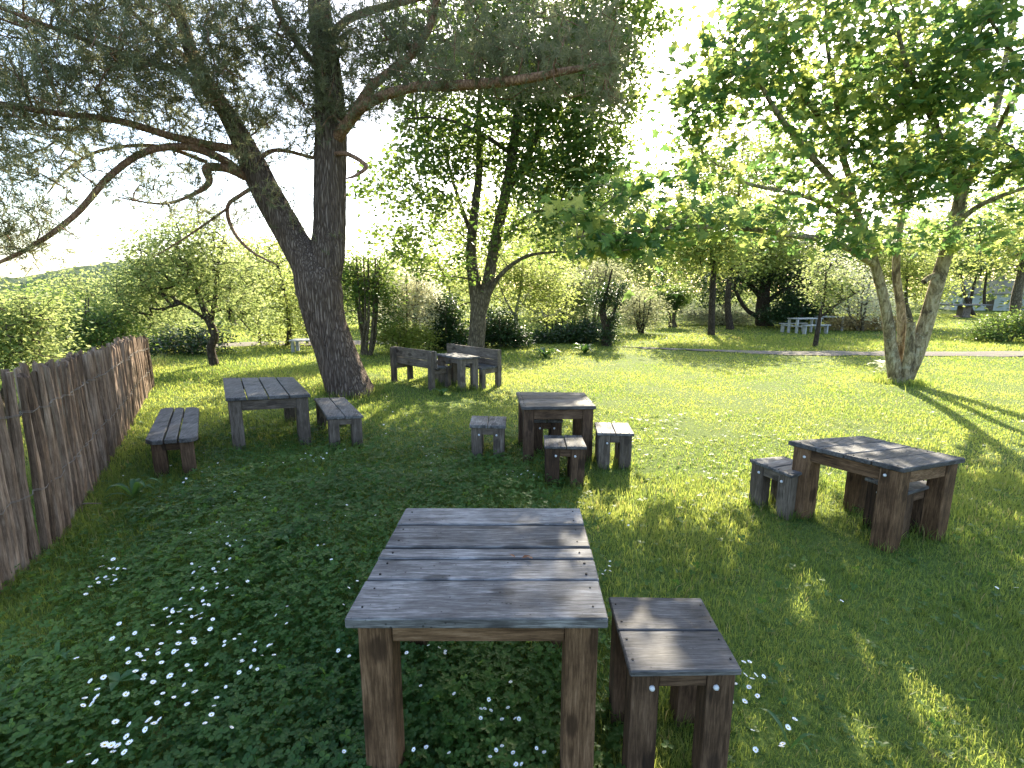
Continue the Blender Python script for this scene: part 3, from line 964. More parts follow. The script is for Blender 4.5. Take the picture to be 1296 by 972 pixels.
pine_limbs = [
    LP([(312, 190, 10.25, .12), (275, 186, 9.9, .11), (215, 172, 9.3, .085), (150, 153, 8.8, .075), (70, 143, 8.3, .06), (0, 131, 7.9, .05), (-90, 110, 7.4, .02)]),
    LP([(310, 222, 10.3, .12), (278, 200, 9.9, .10), (235, 186, 9.5, .085), (185, 192, 9.1, .075), (140, 222, 8.8, .07), (95, 272, 8.5, .06), (40, 312, 8.2, .05), (-30, 345, 7.9, .025)]),
    LP([(312, 224, 10.2, .11), (285, 213, 9.9, .10), (262, 213, 9.8, .11), (264, 232, 9.8, .08), (240, 248, 9.7, .045), (205, 258, 9.5, .03), (150, 250, 9.2, .015)]),
    LP([(330, 232, 10.3, .06), (306, 246, 10.2, .055), (288, 262, 10.1, .05), (295, 292, 10.0, .045), (318, 318, 9.9, .035), (350, 335, 9.8, .02)]),
    LP([(290, 262, 10.1, .035), (262, 282, 9.8, .03), (228, 305, 9.6, .02), (195, 325, 9.4, .01)]),
    LP([(322, 205, 10.4, .07), (350, 190, 10.6, .055), (398, 200, 10.8, .045)]),
    LP([(262, 205, 9.8, .05), (200, 185, 9.6, .045), (130, 190, 9.4, .04), (85, 215, 9.3, .03), (60, 245, 9.3, .015)]),
    LP([(419, 185, 10.5, .17), (437, 160, 10.3, .15), (462, 133, 10.0, .13), (515, 112, 9.6, .115), (580, 108, 9.2, .11), (650, 102, 8.9, .10), (715, 90, 8.6, .075), (780, 78, 8.3, .03)]),
    LP([(437, 160, 10.3, .12), (470, 110, 10.2, .11), (515, 75, 10.1, .10), (545, 30, 10.1, .09), (560, -40, 10.2, .07), (585, -110, 10.4, .04)]),
    LP([(422, 195, 10.4, .07), (440, 195, 10.0, .06), (463, 210, 9.8, .055), (450, 222, 9.6, .04), (438, 226, 9.6, .02)]),
    LP([(411, 60, 10.8, .12), (440, 25, 10.9, .10), (500, 5, 11.0, .09), (560, -10, 11.2, .07), (650, -40, 11.4, .04)]),
    LP([(285, 140, 10.0, .1), (230, 95, 9.4, .08), (160, 70, 8.9, .06), (80, 40, 8.4, .045), (0, 10, 8.0, .03)]),
    LP([(414, 100, 10.7, .11), (380, 60, 10.4, .09), (350, 10, 10.2, .07), (330, -60, 10.1, .04)]),
    LP([(250, 85, 9.8, .07), (200, 45, 9.9, .06), (140, -10, 10.0, .04)]),
]
for l_ in pine_limbs: l_[:, 3] *= .72
pine_blobs = px_blobs([
    (60, 80, 130, 75, 8.3, 1.3, 1.2), (190, 110, 120, 70, 9.2, 1.3, 1.2), (120, 10, 170, 60, 9.0, 1.6, 1.1), (300, 60, 110, 85, 9.8, 1.5, 1.2),
    (330, 150, 95, 50, 10.2, 1.2, .9), (430, 60, 110, 70, 10.6, 1.4, 1.0), (510, 55, 90, 55, 10.2, 1.3, 1.1), (630, 60, 110, 50, 9.2, 1.2, .75), (730, 50, 70, 50, 8.6, 1.0, .65),
    (590, 95, 90, 30, 9.3, .8, .7), (40, 215, 90, 55, 8.2, 1.0, .8), (10, 290, 70, 45, 8.0, .8, 1.0), (180, 225, 90, 35, 9.3, .8, .55), (340, 270, 70, 50, 10.0, .7, .3), (240, 260, 80, 30, 9.7, .7, .35),
    (270, 195, 80, 30, 9.8, .9, .5), (60, 160, 110, 40, 8.4, 1.0, .7), (300, -90, 190, 110, 10, 2.0, .5), (450, -120, 150, 100, 11, 2.0, .45), (620, -60, 140, 60, 10.2, 1.6, .6), (60, -90, 170, 80, 9, 2.0, .6),
    (480, 130, 70, 35, 10.0, .9, .5), (765, 105, 45, 45, 8.3, .7, .6), (700, 70, 80, 40, 8.8, .8, .45), (400, 110, 70, 60, 10.6, 1.2, .6), (-90, 90, 110, 130, 8.0, 1.6, .8)])
build_tree('pine_tree', 'huge leaning pine with a forked ridged trunk behind the long table', 'tree', (pb[0], pb[1], 0),
           pine_stems + pine_limbs, pine_blobs, 4000, 0, 0, 0, None, None, M['pine_bark'], 21, rtip=.006, rmax=.05, limbm=M['pine_limb_bark'], trunk_k=56, amp=.10, freq=30,
           twigm=M['pine_limb_bark'], trunk_n=70, flare=.16, tuft=pine_tufts, droop=.02, shell=.55, step=.7)

# --- twin-trunked broadleaf tree behind the benches
cb = P(600, 455)
Yc = cb[1]
central_stems = [
    np.array([[cb[0], cb[1], -.1, .30], [*D(602, 440, Yc), .26], [*D(605, 400, Yc), .24], [*D(602, 370, Yc), .20], [*D(596, 320, Yc), .16], [*D(601, 265, Yc), .13], [*D(607, 210, Yc), .10], [*D(606, 140, Yc + .2), .07], [*D(612, 60, Yc + .3), .04], [*D(615, -40, Yc + .3), .02]]),
    LP([(608, 395, Yc, .2), (618, 355, Yc, .18), (628, 300, Yc, .165), (641, 240, Yc, .155), (650, 185, Yc - .1, .14), (656, 130, Yc - .2, .11), (664, 70, Yc - .3, .08), (668, 0, Yc - .4, .06), (672, -90, Yc - .4, .03)]),
    LP([(612, 385, Yc, .09), (632, 350, Yc - .3, .07), (665, 325, Yc - .6, .05), (710, 318, Yc - 1.0, .025)]),
    LP([(641, 240, Yc, .12), (662, 212, Yc, .10), (680, 170, Yc + .2, .08), (695, 110, Yc + .3, .06), (712, 30, Yc + .5, .03)]),
    LP([(640, 300, Yc, .06), (665, 275, Yc - .4, .05), (700, 262, Yc - .8, .03)]),
    LP([(598, 300, Yc, .07), (585, 265, Yc + .2, .06), (572, 225, Yc + .2, .045), (560, 170, Yc + .2, .025)]),
    LP([(648, 195, Yc, .07), (610, 170, Yc - .4, .055), (560, 150, Yc - .8, .035), (510, 150, Yc - 1.2, .015)]),
    LP([(605, 160, Yc, .06), (650, 150, Yc + .5, .05), (720, 155, Yc + .8, .035), (770, 140, Yc + 1, .015)]),
]
central_blobs = px_blobs([
    (560, 205, 75, 50, Yc, 1.6, .9), (540, 275, 60, 40, Yc - .5, 1.2, .6), (620, 130, 110, 70, Yc, 2.0, 1.1), (720, 120, 75, 80, Yc, 1.8, 1.1), (640, 40, 140, 60, Yc, 2.0, 1.1),
    (750, 60, 50, 60, Yc, 1.5, .9), (700, 240, 65, 55, Yc - .6, 1.4, .8), (640, 290, 80, 35, Yc - .2, 1.3, .5), (500, 300, 35, 25, Yc, .9, .6), (650, -70, 160, 80, Yc, 2.2, .8), (720, 300, 45, 35, Yc - 1, 1.0, .7), (530, 90, 60, 60, Yc, 1.5, .6), (580, 340, 45, 22, Yc - .4, .9, .4), (770, 110, 40, 70, Yc, 1.6, .9), (800, -20, 60, 80, Yc, 1.8, .9), (760, 190, 40, 40, Yc - .5, 1.1, .6), (480, 240, 40, 30, Yc, 1, .6), (745, 215, 48, 48, Yc - .5, 1.2, .9), (690, 195, 60, 50, Yc, 1.4, .7), (520, 330, 30, 22, Yc - .5, .8, .6)])
build_tree('broadleaf_tree', 'dark twin-stemmed broadleaf tree rising behind the benches with backrests', 'tree', (cb[0], cb[1], 0),
           central_stems, central_blobs, 1850, 20, .22, .155, BROAD, M['broad_leaf'], M['brown_bark'], 33, rtip=.008, rmax=.05, trunk_k=20, amp=.07, freq=10, trunk_n=44, flare=.3)

# --- many-stemmed maple on the right
mbp = P(1138, 484)
Ym = mbp[1]
maple_stems = [
    np.array([[*D(1138, 492, Ym)[:2], -.1, .30], [*D(1136, 475, Ym), .27], [*D(1129, 450, Ym), .20], [*D(1125, 415, Ym), .165], [*D(1118, 375, Ym), .15], [*D(1107, 335, Ym), .14], [*D(1095, 295, Ym), .12], [*D(1082, 262, Ym), .11], [*D(1075, 225, Ym), .10], [*D(1062, 180, Ym - .1), .09], [*D(1058, 120, Ym - .2), .07], [*D(1045, 40, Ym - .3), .05], [*D(1050, -50, Ym - .3), .025]]),
    LP([(1146, 478, Ym - .05, .20), (1158, 450, Ym - .1, .21), (1170, 415, Ym - .1, .20), (1183, 370, Ym - .2, .185), (1196, 325, Ym - .3, .17), (1208, 285, Ym - .3, .16), (1218, 240, Ym - .3, .14), (1238, 200, Ym - .3, .11), (1258, 150, Ym - .3, .09), (1270, 90, Ym - .2, .07), (1285, 0, Ym, .05), (1295, -100, Ym, .02)]),
    LP([(1138, 470, Ym + .25, .15), (1142, 430, Ym + .3, .14), (1140, 390, Ym + .35, .12), (1134, 340, Ym + .4, .11), (1140, 280, Ym + .5, .09), (1150, 200, Ym + .6, .07), (1150, 110, Ym + .8, .05), (1165, 0, Ym + 1, .03)]),
    LP([(1145, 475, Ym - .15, .16), (1150, 450, Ym - .18, .15), (1152, 425, Ym - .2, .135), (1153, 408, Ym - .2, .13)]),
    LP([(1087, 268, Ym, .08), (1060, 235, Ym - .3, .07), (1020, 190, Ym - .6, .06), (985, 145, Ym - .9, .05), (955, 95, Ym - 1.2, .035), (920, 50, Ym - 1.4, .015)]),
    LP([(1098, 300, Ym, .07), (1050, 262, Ym - .4, .055), (1005, 245, Ym - .6, .04), (940, 230, Ym - .9, .03), (890, 195, Ym - 1.1, .012)]),
    LP([(1107, 335, Ym, .075), (1060, 308, Ym - .8, .065), (1000, 297, Ym - 1.6, .055), (930, 288, Ym - 2.4, .045), (860, 288, Ym - 3.0, .035), (790, 295, Ym - 3.5, .022), (730, 300, Ym - 3.8, .01)]),
    LP([(1218, 240, Ym - .3, .09), (1200, 205, Ym - .6, .075), (1180, 150, Ym - .9, .06), (1150, 90, Ym - 1.2, .045), (1130, 10, Ym - 1.5, .02)]),
    LP([(1208, 285, Ym - .3, .06), (1240, 260, Ym - .8, .05), (1290, 240, Ym - 1.3, .035), (1340, 225, Ym - 1.8, .015)]),
    LP([(1165, 425, Ym - .15, .02), (1157, 362, Ym - .15, .05)]) if False else LP([(1190, 345, Ym - .25, .05), (1178, 350, Ym - .3, .055), (1169, 357, Ym - .35, .06)]),
    LP([(1062, 180, Ym, .05), (1010, 110, Ym - .6, .04), (985, 30, Ym - .8, .025)]),
    LP([(1240, 200, Ym - .3, .06), (1270, 150, Ym - 1.2, .05), (1290, 90, Ym - 2.0, .035), (1250, 20, Ym - 2.6, .02)]),
]
for k_, f_ in ((0, .68), (1, .76), (2, .74), (3, .66)):
    maple_stems[k_][:, 3] *= f_
maple_blobs = px_blobs([
    (940, 80, 75, 70, Ym - 1.2, 1.4, .75), (1030, 60, 100, 65, Ym - .8, 1.6, .9), (1090, 140, 95, 50, Ym - .6, 1.5, 1.0), (1170, 70, 80, 70, Ym - 1.2, 1.5, .9), (1240, 60, 70, 70, Ym - 2, 1.5, 1.0),
    (1170, 215, 80, 45, Ym - .6, 1.2, 1.0), (1260, 200, 60, 60, Ym - .8, 1.4, .9), (1080, 255, 90, 35, Ym - .8, 1.2, .8), (1230, 285, 75, 28, Ym - .8, 1.0, .7), (980, 280, 80, 24, Ym - 2.0, .9, .9), (870, 285, 70, 28, Ym - 3.0, .9, 1.1),
    (790, 300, 70, 30, Ym - 3.6, .8, 1.2), (735, 275, 45, 28, Ym - 3.7, .6, 1.0), (1110, 310, 60, 16, Ym - .5, .8, .7), (900, 200, 45, 45, Ym - 1.2, 1.0, .5), (1000, 200, 60, 45, Ym - .8, 1.0, .6), (830, 355, 40, 14, Ym - 3.4, .4, .5),
    (800, 245, 65, 28, Ym - 3.6, .7, 1.0), (1050, 300, 70, 22, Ym - 1.6, .9, .9), (1250, 305, 60, 18, Ym - 1.2, .8, .5), (1110, 200, 80, 40, Ym - .4, 1.2, .7), (880, 120, 40, 40, Ym - 1.5, 1.0, .4), (862, 170, 28, 45, Ym - 1.2, .8, .6), (1080, -70, 190, 70, Ym - .5, 2.6, .8), (1280, -60, 120, 100, Ym - .5, 2.4, .35), (1360, 120, 90, 140, Ym, 2.0, .2), (1200, -190, 170, 80, Ym, 2.6, .7)])
maple_root = build_tree('maple_tree', 'many-stemmed maple with mossy pale bark and large leaves on the sunny right', 'tree', (mbp[0], mbp[1], 0),
           maple_stems, maple_blobs, 1300, 8, .25, .185, MAPLE, M['maple_leaf'], M['maple_bark'], 44, rtip=.007, rmax=.04, trunk_k=20, amp=.07, freq=9, trunk_n=44, flare=.12, flat=.35, vclump=.72)


# --- trees and shrubs beyond the lawn
def far_tree(name, label, cat, base, Y, crown, leafm, seed, n=420, per=12, spread=.3, size=.16, r=.1, barkm=None, stems=None, fan=0, group=None, shell=.4, top=None, tm=LEAF, **kw):
    """base: photo x of the foot; crown: blobs in photo pixels (x, y, half w, half h[, weight])"""
    bx = (base - 648) / F_PX * Y * math.hypot(math.cos(PITCH), 0) * 1.0
    d = ray(base, 430); bx = d[0] * Y / d[1]
    z0 = float(gz(bx, Y))
    foot = np.array([bx, Y, z0])
    blobs = px_blobs([(c_[0], c_[1], c_[2], c_[3], Y, max(.5, c_[2] * Y / F_PX * .85), c_[4] if len(c_) > 4 else 1.0) for c_ in crown])
    rng = np.random.default_rng(seed)
    st = []
    if stems:
        for s in stems:
            l_ = LP([(x, y, Y + dy, rr) for x, y, dy, rr in s]); st.append(l_)
        st[0][0][:3] = foot - np.array([0, 0, .1])
    else:
        zt = max(b[2] + b[5] * .5 for b in blobs)
        xm = np.mean([b[0] for b in blobs]); zl = min(b[2] for b in blobs)
        m = max(1, fan)
        for k in range(m):
            ax, ay = (0, 0) if m == 1 else (math.cos(k * 2.4) * .9, math.sin(k * 2.4) * .6)
            tx = xm + (ax * (max(b[3] for b in blobs)) * .6); ty = Y + ay * .8
            f0 = foot + np.array([ax * r * 1.5, ay * r * 1.5, -.1])
            st.append(np.array([[*f0, r * (1 if m == 1 else .6)], [*(foot * .7 + np.array([tx, ty, zl]) * .3 + rng.normal(0, .05, 3)), r * .85 * (1 if m == 1 else .6)],
                                [foot[0] * .35 + tx * .65, ty * .7 + Y * .3, (z0 + zl * 2) / 3 + .2, r * .6 * (1 if m == 1 else .7)], [tx, ty, zt, r * .2]]))
    return build_tree(name, label, cat, foot, st, blobs, n, per, spread, size, tm, leafm, barkm or M['brown_bark'], seed, group, rtip=.01, rmax=.06,
                      trunk_k=10, trunk_n=16, amp=.08, freq=5, shell=shell, flare=.2, **kw)


BT = 'trees and shrubs beyond the lawn'
far_tree('small_tree', 'small light green tree with a kinked dark trunk beyond the fence end', 'tree', 268, 14.2,
         [(240, 330, 60, 40), (205, 370, 50, 35), (290, 360, 55, 40), (245, 298, 50, 28, 1.2), (195, 335, 40, 35), (165, 365, 35, 30), (170, 395, 35, 30, .7), (310, 400, 30, 25, .6)], M['light_leaf'], 101, 720, 17, .26, .105,
         stems=[[(268, 465, 0, .13), (267, 440, 0, .11), (272, 425, 0, .11), (264, 405, 0, .1), (252, 375, 0, .07), (240, 330, 0, .04)], [(266, 412, 0, .07), (272, 380, .1, .06), (275, 340, .2, .05), (285, 300, .3, .02)], [(266, 408, 0, .05), (240, 390, -.3, .04), (215, 375, -.5, .02)]], group=BT, barkm=M['dark_bark'])
far_tree('shrub', 'pale yellow-green shrub rising just over the near end of the stake fence', 'shrub', -10, 8.0, [(0, 410, 60, 50), (30, 455, 50, 35), (-60, 420, 60, 60), (40, 395, 35, 25, .6)], M['light_leaf'], 102, 480, 20, .22, .075, r=.07, fan=5, group=BT)
far_tree('shrub', 'mid green bush over the middle of the stake fence', 'shrub', 90, 13.0, [(80, 415, 55, 38), (130, 420, 40, 32), (40, 390, 40, 25, .7)], M['broad_leaf'], 103, 420, 17, .26, .095, r=.07, fan=4, group=BT)
far_tree('small_tree', 'bright green rounded tree behind the far end of the fence', 'tree', 150, 19.0, [(130, 385, 60, 35), (190, 400, 50, 35), (90, 365, 40, 25, .7), (215, 430, 35, 28)], M['light_leaf'], 104, 520, 17, .34, .12, r=.12, group=BT)
far_tree('shrub', 'dark undergrowth bush at the foot of the small kinked tree', 'shrub', 235, 17.0, [(225, 440, 35, 22), (260, 432, 30, 18), (195, 448, 24, 18)], M['dark_leaf'], 105, 260, 12, .26, .12, r=.05, fan=5, group=BT)
far_tree('small_tree', 'yellow-green thicket tree with thin dark trunks left of the pine trunk', 'tree', 362, 19.5, [(345, 370, 50, 50), (385, 390, 35, 45), (310, 350, 45, 35), (330, 320, 35, 20, .7), (350, 425, 35, 18, .6)], M['yellow_leaf'], 106, 600, 16, .32, .12,
         stems=[[(364, 455, 0, .10), (366, 420, 0, .09), (362, 380, 0, .07), (350, 330, 0, .04)], [(330, 450, .3, .06), (328, 420, .3, .05), (322, 360, .3, .03)], [(390, 450, .5, .06), (388, 410, .5, .05), (392, 360, .4, .03)]], group=BT, barkm=M['dark_bark'])
far_tree('tree', 'tall hazy light tree filling the gap behind the small kinked tree', 'tree', 300, 34.0, [(310, 345, 60, 45), (250, 360, 60, 40), (370, 335, 45, 40), (190, 370, 45, 30)], M['light_leaf'], 107, 480, 12, .6, .26, r=.2, group=BT)
far_tree('stemmy_shrub', 'upright shrub of many straight green stems right of the pine trunk', 'shrub', 462, 16.6, [(455, 365, 30, 40), (478, 350, 25, 35), (440, 340, 20, 25, .7), (490, 390, 18, 30, .6)], M['broad_leaf'], 108, 420, 11, .22, .12, r=.1, fan=11, group=BT)
far_tree('flowering_shrub', 'white flowering shrub glowing behind the bench nearest the pine', 'shrub', 512, 18.0, [(510, 365, 28, 35), (525, 395, 28, 28), (498, 405, 18, 24), (540, 370, 18, 26, .8)], M['white_bloom'], 109, 520, 15, .22, .10, r=.08, fan=6, group=BT)
far_tree('shrub', 'light green shrub under the white flowering shrub', 'shrub', 500, 17.2, [(505, 425, 30, 16), (530, 428, 22, 14)], M['yellow_leaf'], 110, 200, 14, .22, .11, r=.05, fan=4, group=BT)
far_tree('evergreen_shrub', 'dark evergreen shrub left of the twin-stemmed trunk', 'shrub', 566, 18.4, [(565, 400, 20, 26), (575, 425, 22, 16), (555, 425, 16, 16)], M['dark_leaf'], 111, 360, 16, .2, .12, r=.08, fan=4, group=BT)
far_tree('evergreen_shrub', 'dark evergreen shrub right of the twin-stemmed trunk', 'shrub', 635, 19.0, [(632, 415, 24, 22), (650, 428, 20, 12), (612, 425, 14, 14)], M['dark_leaf'], 112, 320, 16, .2, .12, r=.08, fan=4, group=BT)
far_tree('tree', 'yellow-green tree glowing behind the twin-stemmed crown', 'tree', 600, 27.0, [(560, 315, 55, 48), (640, 310, 60, 50), (600, 275, 50, 35, .7), (520, 345, 40, 35), (600, 370, 50, 25), (690, 345, 40, 40)], M['yellow_leaf'], 113, 620, 12, .48, .2, r=.2, group=BT)
far_tree('small_tree', 'slender pale-trunked tree with yellow-green leaves right of the benches', 'tree', 656, 19.2, [(660, 365, 38, 35), (690, 350, 35, 30), (640, 345, 30, 25), (705, 380, 22, 28)], M['yellow_leaf'], 114, 420, 11, .26, .13,
         stems=[[(656, 441, 0, .10), (655, 420, 0, .09), (653, 400, 0, .08), (658, 370, 0, .05), (662, 330, 0, .03)], [(653, 402, 0, .05), (640, 380, .1, .04), (628, 350, .2, .02)]], group=BT, barkm=M['pale_bark'])
far_tree('shrub', 'thicket of thin stems with light leaves behind the dark low hedge', 'shrub', 700, 22.5, [(700, 385, 30, 30), (730, 375, 26, 30), (680, 400, 18, 22)], M['light_leaf'], 115, 380, 11, .28, .13, r=.09, fan=7, group=BT, barkm=M['dark_bark'])
far_tree('hedge', 'dark low ivy hedge along the lawn right of the pale-trunked tree', 'hedge', 720, 21.0, [(690, 428, 24, 10), (720, 424, 26, 13), (745, 420, 22, 15), (668, 430, 14, 9)], M['dark_leaf'], 116, 420, 14, .22, .13, r=.06, fan=6, group=BT, crown_name='foliage')
far_tree('flowering_shrub', 'greyish pink fading blossom shrub above the dark low hedge', 'shrub', 745, 24.0, [(740, 365, 28, 30), (765, 350, 26, 28), (725, 385, 20, 20), (780, 375, 18, 22)], M['grey_leaf'], 117, 460, 13, .28, .12, r=.09, fan=6, group=BT)
far_tree('ivy_tree', 'short dark ivy-clad trunk at the corner of the low hedge', 'tree', 768, 19.6, [(768, 425, 8, 14, 1.6), (775, 405, 8, 12, .8), (762, 380, 16, 16, .6), (780, 370, 18, 16, .6)], M['dark_leaf'], 118, 260, 12, .12, .10,
         stems=[[(768, 436, 0, .2), (767, 415, 0, .16), (763, 395, 0, .12), (768, 370, 0, .06), (775, 340, 0, .03)], [(768, 412, 0, .09), (778, 392, .2, .07), (783, 365, .3, .03)]], group=BT, barkm=M['dark_bark'])
far_tree('shrub', 'grey-green twiggy shrub between the ivy-clad trunk and the vase-shaped tree', 'shrub', 812, 25.5, [(808, 385, 22, 22), (825, 395, 20, 18), (800, 400, 16, 16)], M['grey_leaf'], 119, 320, 11, .28, .12, r=.08, fan=8, group=BT, barkm=M['dark_bark'])
far_tree('small_tree', 'small vase-shaped dark green tree alone at the far end of the lawn', 'tree', 851, 30.0, [(851, 380, 15, 16), (860, 372, 14, 12), (842, 374, 12, 12)], M['broad_leaf'], 120, 320, 13, .26, .15, r=.16, fan=3, group=BT)
far_tree('tree', 'sunlit yellow tree on a thin dark trunk, nearer of the pair by the path', 'tree', 900, 24.5, [(890, 315, 50, 35), (880, 285, 45, 35), (915, 290, 40, 35), (860, 325, 30, 25), (930, 330, 30, 20, .6)], M['yellow_leaf'], 121, 560, 11, .42, .2,
         stems=[[(900, 424, 0, .17), (901, 390, 0, .15), (903, 340, 0, .12), (900, 310, 0, .08), (903, 270, 0, .03)]], group=BT, barkm=M['dark_bark'])
far_tree('tree', 'sunlit tree on a bent dark trunk, farther of the pair by the path', 'tree', 924, 28.0, [(960, 300, 50, 35), (975, 285, 40, 30), (945, 325, 45, 25), (1000, 320, 35, 25)], M['yellow_leaf'], 122, 560, 11, .46, .2,
         stems=[[(925, 418, 0, .2), (921, 390, 0, .17), (924, 350, 0, .13), (935, 315, 0, .09), (950, 280, 0, .03)]], group=BT, barkm=M['dark_bark'])
far_tree('tree', 'broad dark old tree with low crooked limbs behind the pale table', 'tree', 966, 31.0, [(930, 350, 42, 22), (985, 345, 45, 25), (1025, 365, 35, 22), (905, 375, 22, 18, .6), (1010, 395, 25, 12, .7), (960, 315, 60, 24), (1030, 330, 50, 24)], M['dark_leaf'], 123, 900, 14, .42, .19,
         stems=[[(966, 415, 0, .5), (965, 395, 0, .42), (967, 370, 0, .33), (975, 340, 0, .2), (985, 315, 0, .08)], [(962, 402, 0, .14), (945, 392, -.6, .12), (932, 370, -1.0, .1), (930, 350, -1.2, .04)], [(966, 380, 0, .2), (950, 362, .5, .14), (925, 350, 1, .06)], [(968, 385, 0, .16), (990, 368, -.6, .12), (1020, 360, -1, .05)]], group=BT, barkm=M['dark_bark'])
far_tree('shrub', 'near-black dense bush right of the broad dark old tree', 'shrub', 1010, 29.0, [(1005, 388, 26, 20), (1030, 392, 20, 16), (985, 400, 16, 10)], M['dark_leaf'], 124, 340, 15, .32, .17, r=.1, fan=4, group=BT)
far_tree('shrub', 'dark scrub at the feet of the pair of thin dark trunks', 'shrub', 915, 32.0, [(895, 400, 26, 10), (930, 402, 22, 9), (870, 398, 14, 10)], M['grey_leaf'], 125, 260, 12, .32, .15, r=.07, fan=6, group=BT, barkm=M['dark_bark'])
far_tree('sapling', 'young sapling with a dark lower stem in front of the pale table', 'tree', 1032, 19.0, [(1045, 345, 30, 26), (1070, 365, 26, 20), (1050, 380, 20, 14, .6), (1030, 370, 16, 14, .6)], M['light_leaf'], 126, 260, 8, .24, .12,
         stems=[[(1032, 441, 0, .085), (1035, 418, 0, .08), (1038, 398, 0, .05), (1044, 370, 0, .04), (1046, 330, 0, .02)], [(1037, 402, 0, .04), (1060, 385, -.2, .035), (1088, 368, -.4, .02)]], group=BT, barkm=M['dark_bark'])
far_tree('shrub', 'sunlit cream-green shrub between the sapling and the maple stems', 'shrub', 1088, 27.0, [(1080, 370, 30, 28), (1105, 385, 24, 20), (1060, 345, 26, 20, .7)], M['white_bloom'], 127, 360, 11, .34, .14, r=.1, fan=6, group=BT)
far_tree('hedge', 'low rusty brown hedge behind the pale table', 'hedge', 1085, 27.5, [(1060, 408, 22, 7), (1090, 410, 22, 8), (1112, 409, 16, 8), (1130, 408, 14, 8)], M['straw'], 128, 420, 14, .2, .11, r=.05, fan=6, group=BT, crown_name='foliage')
far_tree('tree', 'bright yellow-green tree seen between the maple stems', 'tree', 1150, 31.0, [(1160, 335, 40, 35), (1130, 350, 35, 30), (1110, 320, 40, 30), (1180, 365, 26, 22)], M['yellow_leaf'], 129, 520, 11, .46, .2, r=.18, group=BT)
far_tree('tree', 'light tree on three thin dark trunks in front of the pale house', 'tree', 1228, 43.0, [(1225, 325, 36, 20), (1255, 332, 28, 16), (1200, 338, 25, 16), (1240, 312, 30, 18)], M['light_leaf'], 130, 480, 11, .6, .26,
         stems=[[(1220, 388, 0, .15), (1221, 372, 0, .13), (1216, 345, 0, .06)], [(1227, 388, .3, .13), (1230, 372, .3, .11), (1238, 340, .3, .05)], [(1246, 387, .5, .12), (1246, 370, .5, .1), (1250, 335, .5, .05)]], group=BT, barkm=M['dark_bark'])
far_tree('tree', 'leaning brown-trunked tree at the right edge beyond the path', 'tree', 1283, 26.0, [(1280, 310, 50, 35), (1240, 300, 40, 25, .7), (1330, 300, 50, 50), (1300, 250, 60, 40)], M['yellow_leaf'], 131, 520, 11, .42, .2,
         stems=[[(1282, 405, 0, .26), (1286, 380, 0, .22), (1293, 345, 0, .18), (1302, 290, 0, .1), (1305, 240, 0, .04)]], group=BT, barkm=M['brown_bark'])
far_tree('shrub', 'low spreading bush at the right edge behind the path', 'shrub', 1272, 21.0, [(1272, 415, 34, 14), (1310, 410, 30, 20), (1245, 424, 18, 8)], M['broad_leaf'], 132, 380, 12, .24, .12, r=.05, fan=6, group=BT)
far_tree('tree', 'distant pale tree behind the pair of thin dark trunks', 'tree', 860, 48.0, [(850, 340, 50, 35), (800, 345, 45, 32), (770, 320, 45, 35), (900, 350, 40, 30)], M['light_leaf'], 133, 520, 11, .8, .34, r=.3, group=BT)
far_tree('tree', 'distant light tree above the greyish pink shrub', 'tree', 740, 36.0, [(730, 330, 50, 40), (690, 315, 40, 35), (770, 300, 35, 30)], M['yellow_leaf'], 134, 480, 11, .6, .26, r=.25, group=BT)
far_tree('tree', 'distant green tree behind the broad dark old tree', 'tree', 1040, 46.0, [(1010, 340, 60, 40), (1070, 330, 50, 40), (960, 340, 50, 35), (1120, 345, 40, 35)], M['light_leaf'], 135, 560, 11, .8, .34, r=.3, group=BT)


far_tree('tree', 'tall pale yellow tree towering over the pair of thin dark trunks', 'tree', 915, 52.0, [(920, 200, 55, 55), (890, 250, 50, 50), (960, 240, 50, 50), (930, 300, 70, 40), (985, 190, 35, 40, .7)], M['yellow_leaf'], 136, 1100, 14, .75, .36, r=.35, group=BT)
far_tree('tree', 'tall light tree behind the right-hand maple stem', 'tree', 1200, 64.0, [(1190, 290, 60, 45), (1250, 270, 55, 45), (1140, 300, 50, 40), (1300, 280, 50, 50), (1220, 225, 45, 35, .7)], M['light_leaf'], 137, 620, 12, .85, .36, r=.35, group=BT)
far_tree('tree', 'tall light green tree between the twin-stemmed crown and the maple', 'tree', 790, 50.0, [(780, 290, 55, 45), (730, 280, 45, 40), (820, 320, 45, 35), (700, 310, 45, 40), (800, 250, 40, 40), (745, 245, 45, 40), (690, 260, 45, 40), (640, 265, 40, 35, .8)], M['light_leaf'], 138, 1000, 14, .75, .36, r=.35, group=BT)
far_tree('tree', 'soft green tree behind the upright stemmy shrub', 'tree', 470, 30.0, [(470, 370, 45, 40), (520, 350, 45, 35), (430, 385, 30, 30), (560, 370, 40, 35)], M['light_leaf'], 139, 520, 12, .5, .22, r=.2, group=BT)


# far wood closing the view all round: one uncountable mass
def far_wood():
    rng = np.random.default_rng(77)
    n = 9000
    az = rng.uniform(math.radians(-62), math.radians(62), n)
    R0 = rng.uniform(62, 95, n)
    x, y = R0 * np.sin(az), R0 * np.cos(az)
    topz = 8.5 + 2.6 * np.sin(az * 9 + 1) + 1.5 * np.sin(az * 23) + np.where(az > .55, -1.5, 0) - np.where(az < -.42, 5.0, 0)
    z = gz(x, y) + rng.uniform(0, 1, n) ** .8 * np.maximum(topz, 2)
    tips = np.stack([x, y, z], -1)
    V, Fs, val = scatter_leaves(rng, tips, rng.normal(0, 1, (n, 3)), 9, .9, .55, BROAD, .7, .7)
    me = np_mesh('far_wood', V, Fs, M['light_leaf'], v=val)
    tag(link_mesh('far_wood', me), 'light green wood closing the view beyond the lawn', 'wood', kind='stuff')


far_wood()


